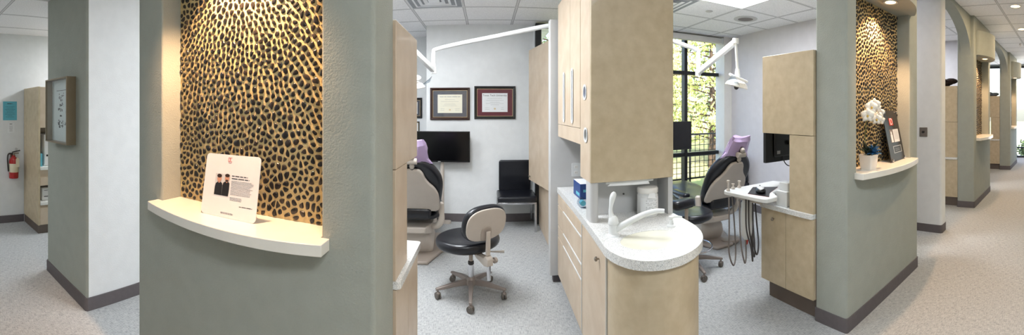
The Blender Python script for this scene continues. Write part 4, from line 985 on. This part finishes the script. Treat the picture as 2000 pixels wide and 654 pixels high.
# guest chair
def guest_chair(loc, rz, label):
    t = thing('guest_chair', label, 'chair', loc, rz, 'black padded guest chairs')
    M = Matrix.Rotation(math.radians(-7), 4, 'X')
    obj('seat', cushion(BM(), rrect(-.25, .25, 0.0, .46, .03), .385, .455, .02), 'black_leather', t)
    Mb = Matrix.Translation((0, .035, .44)) @ Matrix.Rotation(math.radians(90), 4, 'X') @ Matrix.Rotation(math.radians(-7), 4, 'X')
    # backrest outline in its own plane: local x across, local y up; thickness towards the rear
    obj('backrest', cushion(BM(), rrect(-.22, .22, 0, .43, .03), 0, .045, .018, M=Mb), 'black_leather', t)
    bm = BM()
    for s in (-1, 1): box(bm, s * .235 - .012, s * .235 + .012, .03, .44, .355, .378)
    box(bm, -.247, .247, .42, .444, .355, .378); box(bm, -.247, .247, .03, .054, .355, .378)
    obj('seat_frame', bm, 'chrome', t, bevel=.002)
    for s in (-1, 1):
        obj('leg', B(s * .235 - .014, s * .235 + .014, .418, .446, 0.0, .356), 'chrome', t, bevel=.002)
        obj('leg', extrude(BM(), [(s * .235 - .014, .02, .36), (s * .235 - .014, .048, .36), (s * .235 - .014, -.03, 0), (s * .235 - .014, -.058, 0)], (.028, 0, 0)), 'chrome', t, bevel=.002)
    return t
gc = guest_chair((.39, 5.085, 0), PI, 'black padded guest chair with chrome legs against the wall below the diplomas')
dup(gc, (3.665, 4.47, 0), PI / 2, 'black guest chair behind the dental chair by the window')

# dental stool
def caster(bm_y, bm_w, p, a):
    p = V(p); d = V((math.cos(a), math.sin(a), 0)); s = V((-d.y, d.x, 0))
    for k in (-1, 1):
        c = p + s * (.011 * k); tube(bm_w, [c - s * .007 + V((0, 0, .027)), c + s * .007 + V((0, 0, .027))], .027, 18)
    tube(bm_y, [p + V((0, 0, .075)), p + V((0, 0, .046))], [.008, .008], 10)
    ellipsoid(bm_y, p + V((0, 0, .045)), (.02, .02, .014), 12, 6)
def star_base(t, R, m, a0, ring=None, hub_m='chrome'):
    bmh = BM(); lathe(bmh, [(.03, .085), (.048, .09), (.05, .12), (.036, .15), (.03, .155)], seg=24); obj('hub', bmh, m, t)
    for k in range(5):
        a = a0 + 2 * PI * k / 5; d = V((math.cos(a), math.sin(a), 0)); s = V((-d.y, d.x, 0)); rings = []
        for q, hw, z0, z1 in ((.03, .024, .092, .135), (R * .5, .02, .088, .122), (R * .9, .015, .075, .098), (R + .018, .014, .072, .088)):
            c = d * q; rings.append([c - s * hw + V((0, 0, z0)), c + s * hw + V((0, 0, z0)), c + s * hw * .8 + V((0, 0, z1)), c - s * hw * .8 + V((0, 0, z1))])
        ar = obj('leg', loft(BM(), rings), m, t, bevel=.004)
        by, bw = BM(), BM(); caster(by, bw, d * R, a + 1.0 + k); cs = obj('caster', bw, 'caster_grey', ar); obj('caster_yoke', by, m, cs)
    if ring: obj('foot_ring', tube(BM(), [V((ring * math.cos(x), ring * math.sin(x), .22)) for x in [2 * PI * j / 40 for j in range(41)]], .009, 10), 'chrome', t)
t = thing('dental_stool', 'black round-seat operator stool with cream backrest shell in front of the guest chair', 'stool', (-.13, 3.10, 0), .60)
star_base(t, .285, 'taupe_metal', -PI / 2 - .60 + .03 )
obj('gas_lift_sleeve', lathe(BM(), [(.026, .15), (.026, .255), (.022, .26)], seg=20), 'chrome', t)
obj('gas_lift_collar', lathe(BM(), [(.025, .258), (.025, .28), (.018, .284)], seg=20), 'rubber_dark', t)
obj('gas_lift_rod', lathe(BM(), [(.017, .28), (.017, .415)], seg=20), 'cream_dark', t)
seat_pts = []
for k in range(44):
    a = 2 * PI * k / 44; r = .235 + .03 * math.sin(a) + .012 * math.cos(2 * a); seat_pts.append((r * math.cos(a) * 1.14, r * math.sin(a) * 1.08 + .02))
obj('seat', cushion(BM(), seat_pts, .405, .485, .036, 6), 'black_leather', t)
obj('seat_pan', cushion(BM(), [(x * .8, y * .8) for x, y in seat_pts], .392, .41, .008), 'rubber_dark', t)
def orounded(w_, h_, p=2.6, n=44):
    out = []
    for k in range(n):
        a = 2 * PI * k / n; c, s = math.cos(a), math.sin(a); out.append((w_ * (abs(c) ** (2 / p)) * (1 if c > 0 else -1), h_ * (abs(s) ** (2 / p)) * (1 if s > 0 else -1)))
    return out
Mb = Matrix.Translation((0, -.195, .655)) @ Matrix.Rotation(math.radians(90 + 12), 4, 'X')
bk = obj('backrest', cushion(BM(), orounded(.202, .148), -.03, .032, .028, 5, M=Mb), 'black_leather', t, label='black padded front of the backrest')
obj('back_shell', cushion(BM(), orounded(.188, .134), .03, .046, .012, 4, M=Mb), 'cream_plastic', bk, label='cream rear shell')
bm = BM(); cushion(bm, [(x, y - .075) for x, y in orounded(.05, .055, 4)], .044, .054, .006, 3, M=Mb); obj('bar_cover', bm, 'cream_dark', bk)
bm = BM(); extrude(bm, [(-.017, -.268, .60), (-.017, -.25, .60), (-.017, -.238, .41), (-.017, -.262, .41)], (.034, 0, 0)); obj('back_bar', bm, 'cream_plastic', t, bevel=.003)
bm = BM(); extrude(bm, [(-.028, -.10, .385), (-.028, -.10, .36), (-.028, -.235, .325), (-.028, -.285, .335), (-.028, -.285, .39), (-.028, -.25, .41), (-.028, -.225, .385)], (.056, 0, 0)); box(bm, -.035, .035, -.12, .10, .372, .392)
obj('tilt_bracket', bm, 'cream_plastic', t, bevel=.005)
bm = tube(BM(), [(.028, -.26, .362), (.05, -.26, .362), (.052, -.26, .362), (.075, -.26, .362)], [.01, .01, .024, .022], 14); obj('tension_knob', bm, 'cream_dark', t)
bm = BM(); cyl(bm, (0, -.262, .335), (0, -.262, .22), .016); obj('rear_sleeve', bm, 'chrome', t)
obj('lever', tube(BM(), [(.03, -.02, .385), (.12, -.14, .378), (.20, -.20, .38)], [.007, .006, .011], 10), 'cream_plastic', t)

# assistant stool in the right room
t = thing('assistant_stool', 'black round assistant stool with padded body support arm, behind the sink counter', 'stool', (1.90, 3.07, 0), 0)
star_base(t, .30, 'taupe_metal', -.45, ring=.21)
obj('gas_lift_rod', lathe(BM(), [(.026, .15), (.026, .33), (.017, .335), (.017, .50)], seg=20), 'chrome', t)
bm = BM()
for k in range(3): 
    a = 2 * PI * k / 3 + .5; tube(bm, [(0.02 * math.cos(a), .02 * math.sin(a), .22), (.205 * math.cos(a), .205 * math.sin(a), .22)], .006, 8)
obj('ring_spokes', bm, 'chrome', t)
obj('seat', cushion(BM(), [(.225 * math.cos(2 * PI * k / 44), .205 * math.sin(2 * PI * k / 44)) for k in range(44)], .49, .565, .034, 6), 'black_leather', t)
obj('seat_pan', lathe(BM(), [(.16, .478), (.165, .492), (.001, .492)], seg=30), 'rubber_dark', t)
obj('arm_post', tube(BM(), bez([(-.05, -.10, .485), (-.13, -.16, .48), (-.15, -.17, .52), (-.15, -.17, .66)], 6), .017, 14), 'cream_dark', t)
Ma = Matrix.Translation((-.16, -.17, .655)) @ Matrix.Rotation(math.radians(12), 4, 'Z')
obj('body_support', cushion(BM(), rrect(-.16, .085, -.055, .055, .04), 0, .085, .03, 5, M=Ma), 'black_leather', t)

# dental patient chair: +Y is the foot end
def dental_chair(loc, rz, label, cover_label, arms=()):
    t = thing('dental_chair', label, 'dental chair', loc, rz, 'reclined dental patient chairs')
    obj('base_plate', prism(BM(), [(-.10, -.40), (.13, -.40), (.37, .16), (.30, .50), (-.22, .50), (-.30, .16)], 0, .035), 'cream_dark', t, bevel=.012)
    bm = BM(); rings = []
    for (x0, x1, y0, y1, z) in ((-.17, .17, -.14, .36, .035), (-.18, .18, -.17, .36, .10), (-.15, .15, -.19, .33, .20), (-.12, .12, -.16, .26, .27)):
        rings.append([V((x, y, z)) for x, y in rrect(x0, x1, y0, y1, .05)])
    loft(bm, rings); obj('lift_base', bm, 'cream_plastic', t)
    bm = BM(); rings = []
    for (y, z0, z1, hw) in ((-.36, .30, .36, .10), (-.22, .26, .37, .17), (.10, .26, .37, .20), (.40, .30, .38, .18), (.70, .36, .40, .12)):
        rings.append([V((-hw, y, z0)), V((hw, y, z0)), V((hw * 1.05, y, z1)), V((-hw * 1.05, y, z1))])
    loft(bm, rings); obj('seat_underframe', bm, 'cream_plastic', t, bevel=.012)
    bm = BM(); lathe(bm, [(.10, .255), (.13, .27), (.13, .30), (.10, .31)], (0, -.05, 0), 28); obj('swivel_collar', bm, 'rubber_dark', t)
    bm = BM(); rings = []
    for (y, hw, z, th) in ((-.34, .20, .46, .05), (-.30, .25, .475, .075), (-.05, .265, .475, .085), (.25, .26, .485, .085), (.50, .22, .53, .08), (.70, .20, .54, .075), (.84, .18, .515, .06), (.88, .15, .50, .03)):
        sec = cs_sec(hw, th); rings.append([V((a, y, z + b)) for a, b in sec])
    loft(bm, rings); obj('seat_cushion', bm, 'black_leather', t)
    # backrest plane: rises from the hip towards the head (-Y)
    ang = math.radians(58); u = V((0, -math.cos(ang), math.sin(ang))); n = V((0, -math.sin(ang), -math.cos(ang)))   # n points to the rear / underside
    o0 = V((0, -.26, .50))
    Mp = Matrix(((1, u.x, n.x, o0.x), (0, u.y, n.y, o0.y), (0, u.z, n.z, o0.z), (0, 0, 0, 1)))
    halfc = [(.0, .20), (.05, .235), (.15, .262), (.28, .28), (.40, .285), (.50, .265), (.58, .22), (.64, .165), (.68, .10), (.69, .04)]
    halfs = [(.075, .215), (.10, .245), (.16, .252), (.24, .250), (.32, .238), (.39, .205), (.45, .155), (.51, .12), (.57, .10), (.61, .07), (.62, .03)]
    def outl(h):
        pts = bez([(x, v, 0) for v, x in h], 4); r = [(p.x, p.y) for p in pts]; return r + [(-x, y) for x, y in r[::-1]]
    bc = obj('back_cushion', cushion(BM(), outl(halfc), -.06, .035, .045, 6, M=Mp), 'black_leather', t)
    obj('back_shell', cushion(BM(), outl(halfs), .035, .075, .03, 5, M=Mp), 'cream_plastic', t, label='cream contoured rear shell of the backrest')
    # headrest
    Mh = Mp @ Matrix.Translation((0, .765, -.03)) @ Matrix.Rotation(math.radians(-12), 4, 'X')
    obj('headrest_pad', cushion(BM(), orounded(.13, .085, 3), -.04, .03, .03, 5, M=Mh), 'black_leather', t)
    p0, p1 = Mp @ V((0, .60, .055)), Mp @ V((0, .80, .03))
    hb = obj('headrest_bar', tube(BM(), [p0, p1], .014, 12), 'rubber_dark', t)
    bm = BM(); c1 = Mp @ V((0, .72, .06)); tube(bm, [c1 + V((-.05, 0, 0)), c1 + V((.05, 0, 0))], .03, 20); ellipsoid(bm, Mp @ V((0, .775, .055)), (.028, .028, .028)); ellipsoid(bm, Mp @ V((0, .66, .06)), (.024, .024, .03))
    obj('headrest_joint', bm, 'cream_plastic', t)
    obj('seat_rear_pad', cushion(BM(), rrect(-.165, .165, -.40, -.27, .03), .455, .565, .03), 'black_leather', t)
    for s in (-1, 1):
        arm = bez([(s * .10, -.14, .33), (s * .21, -.24, .345), (s * .262, -.28, .41), (s * .262, -.27, .50), (s * .258, -.26, .60)], 6)
        obj('back_hinge_arm', tube(BM(), arm, [.034] * (len(arm) - 1) + [.02], 14), 'cream_plastic', t)
    for s in arms:
        bm = BM(); cushion(bm, rrect(-.045, .045, -.16, .16, .03), .55, .60, .022, 4, M=Matrix.Translation((s * .31, .04, 0))); ap = obj('armrest', bm, 'black_leather', t)
        obj('armrest_support', tube(BM(), bez([(s * .15, -.02, .33), (s * .28, 0, .36), (s * .31, .02, .45), (s * .31, .03, .555)], 6), .022, 12), 'cream_plastic', t)
    # plastic cover over the headrest: a thing lying on it
    cv = thing('headrest_cover', cover_label, 'plastic cover', loc, rz, 'lilac headrest covers')
    rd = random.Random(11); bm = BM(); rings = []; Mc = Mp @ Matrix.Translation((0, .765, -.03))
    for j, (v, hw, hd) in enumerate(((-.16, .175, .05), (-.07, .145, .060), (.03, .138, .062), (.09, .135, .050), (.125, .115, .02))):
        ring = []
        for k in range(28):
            a = 2 * PI * k / 28; f = 1 + .14 * math.sin(5 * a + j) * (1 if j == 0 else .4) + rd.uniform(-.06, .06)
            ring.append(Mc @ V((hw * math.cos(a) * f, v + (.035 * math.sin(3 * a) if j == 0 else .02 * math.sin(2 * a + .6) if j == 4 else 0), hd * math.sin(a) * f - (.0))))
        rings.append(ring)
    bm2 = loft(bm, rings, cap=False); top_ = [v for v in bm2.verts][-28:]; bm2.faces.new(top_)
    o = obj('film', bm2, 'lilac_film', cv, ang=20); 
    return t
def cs_sec(hw, th, n=20):
    return [(hw * (abs(math.cos(a)) ** .55) * (1 if math.cos(a) > 0 else -1), th / 2 * (abs(math.sin(a)) ** .7) * (1 if math.sin(a) > 0 else -1)) for a in [2 * PI * k / n for k in range(n)]]
dental_chair((2.485, 3.70, 0), 0.0, 'cream and black dental chair seen from behind beside the tall window', 'lilac plastic cover over the headrest of the dental chair by the window', (-1,))
dental_chair((-.755, 4.02, 0), .10, 'cream and black dental chair near the wall television, half hidden by the maple cabinet', 'lilac plastic cover over the headrest of the dental chair near the television')
t = thing('foot_control', 'oval grey foot control pedal on the carpet beside the dental chair by the window', 'foot pedal', (2.66, 3.42, 0))
obj('pedal_disc', cushion(BM(), orounded(.12, .095, 2.1), 0, .045, .02), 'cream_dark', t)
obj('cable', tube(BM(), bez([(-.08, .05, .012), (-.25, .12, .008), (-.40, .10, .008), (-.52, .02, .008)], 6), .006, 8), 'hose_grey', t)

# dental lights
def dental_light(mount, j1, drop, j2, head, hang, label, rz):
    t = thing('dental_light', label, 'dental light', mount, 0, 'white arm-mounted dental lights')
    m_, a, b, c = V(mount), V(j1), V(j2), V(head)
    p = bez([m_ + V((0, 0, -.12)), m_ + V((0, 0, -.02)), m_ + (a - m_).normalized() * .06 + V((0, 0, .01)), m_.lerp(a, .5), m_.lerp(a, .94), a + V((0, 0, -.035)), a + V((0, 0, -drop))], 5)
    obj('first_arm', tube(BM(), p, .022, 16), 'white_plastic', t, world=True)
    e = a + V((0, 0, -drop)); bm = BM(); cyl(bm, e + V((0, 0, .03)), e + V((0, 0, -.035)), .03); obj('elbow', bm, 'white_plastic', t, world=True)
    bm = BM(); d = (b - e).normalized(); s = V((-d.y, d.x, 0)).normalized(); upv = d.cross(s) * -1; rings = []
    for q in (e, b):
        rings.append([q + s * x * .022 + V((0, 0, z * .03)) for x, z in ((-1, -1), (1, -1), (1, 1), (-1, 1))])
    loft(bm, rings); obj('spring_arm', bm, 'white_plastic', t, bevel=.008, world=True)
    bm = BM(); cyl(bm, b + V((0, 0, .03)), b + V((0, 0, -.02)), .03); cyl(bm, b, c + V((0, 0, .12)), .013); cyl(bm, c + V((0, 0, .13)), c + V((0, 0, .045)), .020, .028); obj('drop_rod', bm, 'white_plastic', t, world=True)
    R = Matrix.Translation(c) @ Matrix.Rotation(rz, 4, 'Z') @ Matrix.Rotation(math.radians(14), 4, 'X') @ Matrix.Scale(1.25, 4)
    # ring handle yoke and curved reflector
    bm = BM(); tube(bm, [R @ V((.115 * math.cos(x), .065 * math.sin(x), .035 + .012 * math.sin(x))) for x in [2 * PI * k / 36 for k in range(37)]], .013, 12); obj('yoke_ring', bm, 'white_plastic', t, world=True)
    bm = BM(); rings = []
    for s_, z in ((.30, .022), (.62, .014), (.86, -.004), (1.0, -.028), (.97, -.034), (.82, -.012), (.55, .004), (.2, .010)):
        rings.append([R @ V((.155 * s_ * math.cos(x), .085 * s_ * math.sin(x), z)) for x in [2 * PI * k / 32 for k in range(32)]])
    loft(bm, rings); obj('reflector', bm, 'ceramic_white', t, world=True)
    bm = BM(); ellipsoid(bm, (0, 0, -.02), (.022, .022, .035)); box(bm, -.02, .02, -.012, .012, -.01, .045); bmesh.ops.transform(bm, matrix=R, verts=bm.verts); obj('bulb_housing', bm, 'rubber_dark', t, world=True)
    for s_ in (-1, 1):
        bm = BM(); q = [V((s_ * .12, -.05, -.02)), V((s_ * .19, -.015, .035)), V((s_ * .205, .0, .05)), V((s_ * .185, .03, .0)), V((s_ * .12, .05, -.03))]
        vs = [bm.verts.new(R @ p_) for p_ in q]; bm.faces.new(vs); o = obj('shield_wing', bm, 'clear_film', t, world=True); sm = o.modifiers.new('solid', 'SOLIDIFY'); sm.thickness = .003
dental_light((.80, 3.30, 2.355), (-.555, 3.86, 2.19), .22, (-.75, 3.34, 2.18), (-.75, 3.32, 1.80), 0, 'white dental light arm reaching from the partition across the room with the diplomas', .1)
dental_light((1.10, 3.30, 2.40), (2.115, 3.27, 2.185), .24, (2.19, 2.73, 2.20), (2.20, 2.715, 1.81), 0, 'white dental light with oval head hanging beside the tall window', .68)

# ================================================================== RIGHT ROOM INSTRUMENTS
TZ = .885
t = thing('delivery_tray', 'white instrument delivery tray with dangling hoses beside the orchid pier', 'instrument tray', (2.1, 2.2, .6))
tp = [(1.835, 2.44), (1.83, 2.40), (1.88, 2.02), (1.90, 1.992), (1.94, 1.985), (2.00, 1.99), (2.03, 2.015), (2.10, 2.14), (2.36, 2.22), (2.48, 2.36), (2.44, 2.48), (1.87, 2.47)]
obj('tray_top', prism(BM(), tp, TZ - .032, TZ), 'white_plastic', t, bevel=.006, world=True)
obj('lower_deck', prism(BM(), [(1.93, 2.40), (1.95, 2.12), (2.06, 2.14), (2.10, 2.20), (2.35, 2.28), (2.35, 2.42)], TZ - .075, TZ - .033), 'cream_plastic', t, bevel=.008, world=True)
bm = BM(); lathe(bm, [(.022, 0), (.042, .03), (.045, .06), (.045, .30), (.03, .33)], (1.985, 2.33, .48), 24); obj('waste_canister', bm, 'white_plastic', t, world=True)
obj('canister_nozzle', lathe(BM(), [(.006, 0), (.012, .01), (.016, .05)], (1.985, 2.33, .435), 16), 'red_mark', t, world=True)
for k, (x, y, bot, sw) in enumerate(((1.80, 2.33, .30, .0), (1.845, 2.25, .33, .02), (1.885, 2.22, .34, .05), (1.93, 2.24, .36, .03), (1.955, 2.22, .38, .0))):
    z0 = TZ - .035
    path = bez([(x, y, z0), (x - .004, y - .01, .62), (x - .006 + sw, y - .01, bot + .12), (x + .045 + sw * .5, y, bot - .0), (x + .11, y + .05, bot + .06), (x + .135, y + .10, .60), (x + .12, y + .11, TZ - .06)], 7)
    obj('hose', tube(BM(), path, .0065, 10), 'hose_grey' if k < 2 else 'hose_dark', t, world=True)
for k, (x, y, h, nm) in enumerate(((1.855, 2.41, .085, 0), (1.93, 2.44, .045, 0), (2.00, 2.445, .06, 0))):
    bm = BM(); lathe(bm, [(.016, 0), (.016, .012), (.009, .02), (.008, h * .8), (.013, h * .85), (.013, h), (.002, h + .003)], (x, y, TZ), 16); obj('handpiece', bm, 'cream_plastic', t, world=True)
t = thing('mouse_pad', 'thin black mouse pad with red edge on the white instrument tray', 'mouse pad', (2.0, 2.2, TZ))
pp = [(1.905, 2.22), (1.955, 2.03), (2.05, 2.12), (2.26, 2.24), (2.10, 2.38)]
obj('pad', prism(BM(), pp, TZ + .0015, TZ + .004), 'black_plastic', t, world=True)
obj('red_edge', prism(BM(), pp, TZ + .0003, TZ + .0014), 'red_mark', t, world=True)
t = thing('computer_mouse', 'black and pale computer mouse on the black mouse pad', 'computer mouse', (2.015, 2.19, TZ + .0042), -.6)
t.scale = (1.35, 1.35, 1.25)
bm = BM(); ellipsoid(bm, (0, 0, .012), (.032, .055, .022), 20, 10)
for v in bm.verts: v.co.z = max(v.co.z, 0)
obj('shell', bm, 'black_plastic', t)
bm = BM(); ellipsoid(bm, (0, .002, .016), (.026, .050, .0215), 20, 10)
obj('top_cover', bm, 'laminate_grey', t)
obj('scroll_wheel', tube(BM(), [(-.004, .03, .033), (.004, .03, .033)], .006, 12), 'rubber_dark', t)
t = thing('cup_dispenser', 'translucent white plastic containers on the side worktop beside the maple cabinet', 'container', (2.17, 2.06, .7805))
obj('lower_tub', prism(BM(), rrect(-.055, .05, -.06, .06, .012), 0, .12), 'white_plastic', t, bevel=.003)
obj('upper_tub', prism(BM(), rrect(-.025, .05, -.05, .05, .010), .1205, .185), 'white_plastic', t, bevel=.003)
t = thing('computer_monitor', 'black computer monitor behind the mottled maple cabinet, rear facing out', 'monitor', (2.5, 2.36, 1.27))
obj('casing', B(2.225, 2.78, 2.35, 2.385, 1.083, 1.445), 'black_plastic', t, bevel=.005, world=True)
obj('rear_bulge', B(2.32, 2.68, 2.33, 2.35, 1.13, 1.38), 'black_plastic', t, bevel=.01, world=True)
obj('screen', B(2.235, 2.77, 2.385, 2.3865, 1.095, 1.435), 'screen_black', t, world=True)
obj('rating_sticker', B(2.345, 2.385, 2.3285, 2.3298, 1.155, 1.185), 'ink_light', t, world=True)
obj('wall_arm', tube(BM(), [(2.5, 2.34, 1.25), (2.5, 2.30, 1.25), (2.6, 2.27, 1.25)], .02, 12), 'black_plastic', t, world=True)
obj('cable', tube(BM(), bez([(2.43, 2.345, 1.14), (2.45, 2.335, 1.07), (2.50, 2.325, 1.035), (2.58, 2.32, 1.05)], 6), .005, 8), 'black_plastic', t, world=True)

# ================================================================== OUTSIDE
finish(obj('lawn', B(-12, 60, 5.6, 60, -.35, -.3), 'lawn', smooth=False), kind='structure')
finish(obj('added_pale_ground', B(12.6, 60, -25, 5.6, -.35, -.3), 'ground_glare_white', smooth=False), kind='structure')  # added pale ground; its colour imitates glare in the end window
t = thing('balcony_railing', 'black metal railing with square grid beyond the window', 'railing', (3.2, 7.5, -.3))
bm = BM()
for z in (-.1, .95): box(bm, 1.0, 9.5, 7.48, 7.52, z, z + .04)
for k in range(8): box(bm, 1.0 + 1.2 * k, 1.04 + 1.2 * k, 7.48, 7.52, -.3, 1.0)
obj('posts_and_rails', bm, 'window_black', t, world=True)
bm = BM()
for k in range(66):
    x = 1.05 + .128 * k
    box(bm, x, x + .012, 7.495, 7.505, -.06, .95)
for k in range(7): box(bm, 1.04, 9.4, 7.494, 7.506, .05 + .13 * k, .062 + .13 * k)
obj('grid_mesh', bm, 'window_black', t, world=True)
def tree_meshes(seed, lm, h=7.0, cone=True, n=4200):
    rd = random.Random(seed); bt = BM(); tube(bt, bez([(0, 0, 0), (.05, .03, h * .3), (-.04, .02, h * .65), (0, 0, h * .97)], 4), [.16 - .14 * i / 12 for i in range(13)], 10)
    bl = BM(); brs = BM()
    for k in range(46):
        z = h * (.16 + .80 * k / 46); R = (h * .27 * (1.05 - k / 46) + .25) if cone else h * .30 * math.sin(PI * (.2 + .75 * k / 46)) + .2
        a = k * 2.39996; e = V((R * math.cos(a), R * math.sin(a), z + (.12 * R if not cone else -.12 * R)))
        tube(brs, [V((0, 0, z)), V((0, 0, z)).lerp(e, .5) + V((0, 0, .06)), e], [.03, .02, .008], 5)
        for j in range(n // 46):
            s = rd.uniform(.25, 1.08); c = V((0, 0, z)).lerp(e, s) + V((rd.gauss(0, .14), rd.gauss(0, .14), rd.gauss(0, .11)))
            q = rd.uniform(.05, .10); M = Euler((rd.uniform(0, 6), rd.uniform(0, 6), rd.uniform(0, 6))).to_matrix()
            vs = [bl.verts.new(c + M @ V(v)) for v in ((-q, 0, 0), (0, -q * .5, 0), (q, 0, 0), (0, q * .5, 0))]; bl.faces.new(vs)
    return bt, brs, bl
def make_tree(name, label, loc, seed, lm, h, cone):
    t = thing(name, label, 'tree', loc, 0, 'trees outside the windows')
    bt, brs, bl = tree_meshes(seed, lm, h, cone); tr = obj('trunk', bt, 'bark', t); obj('branches', brs, 'bark', tr)
    obj('foliage', bl, lm, t, smooth=False); return t
T1 = make_tree('pine_tree', 'tall dark green tree just beyond the right room window', (8.6, 11.3, -.3), 1, 'leaf_green', 9.5, True)
T2 = make_tree('yellow_tree', 'sunlit yellow green tree beyond the railing', (6.9, 9.8, -.3), 2, 'leaf_yellow', 5.2, False)
for i, (src, x, y, rz) in enumerate(((T2, 12.0, 12.6, 1.0), (T2, 6.6, 13.6, 2.2), (T2, 13.4, 17.2, 3.0), (T1, 5.6, 19.0, 2.0), (T2, 12.4, 22.0, 5.0), (T1, 18.0, 21.0, .7), (T2, 9.6, 17.4, 4.0), (T1, 2.0, 13.5, 1.2))):
    dup(src, (x, y, -.3), rz, ['yellow green tree right of the nearest one beyond the railing', 'yellow green tree behind the nearest one to its left', 'yellow green tree far back at the right of the window view', 'dark tree far back at the left of the window view',
        'farthest yellow green tree in the window view', 'farthest dark green tree in the window view', 'yellow green tree in the middle distance of the window view', 'dark tree hidden partly by the window edge at left'][i])
T3 = make_tree('shrub', 'low green shrub just outside the corridor end window', (14.2, 1.25, -.3), 6, 'leaf_green', 0.5, False)
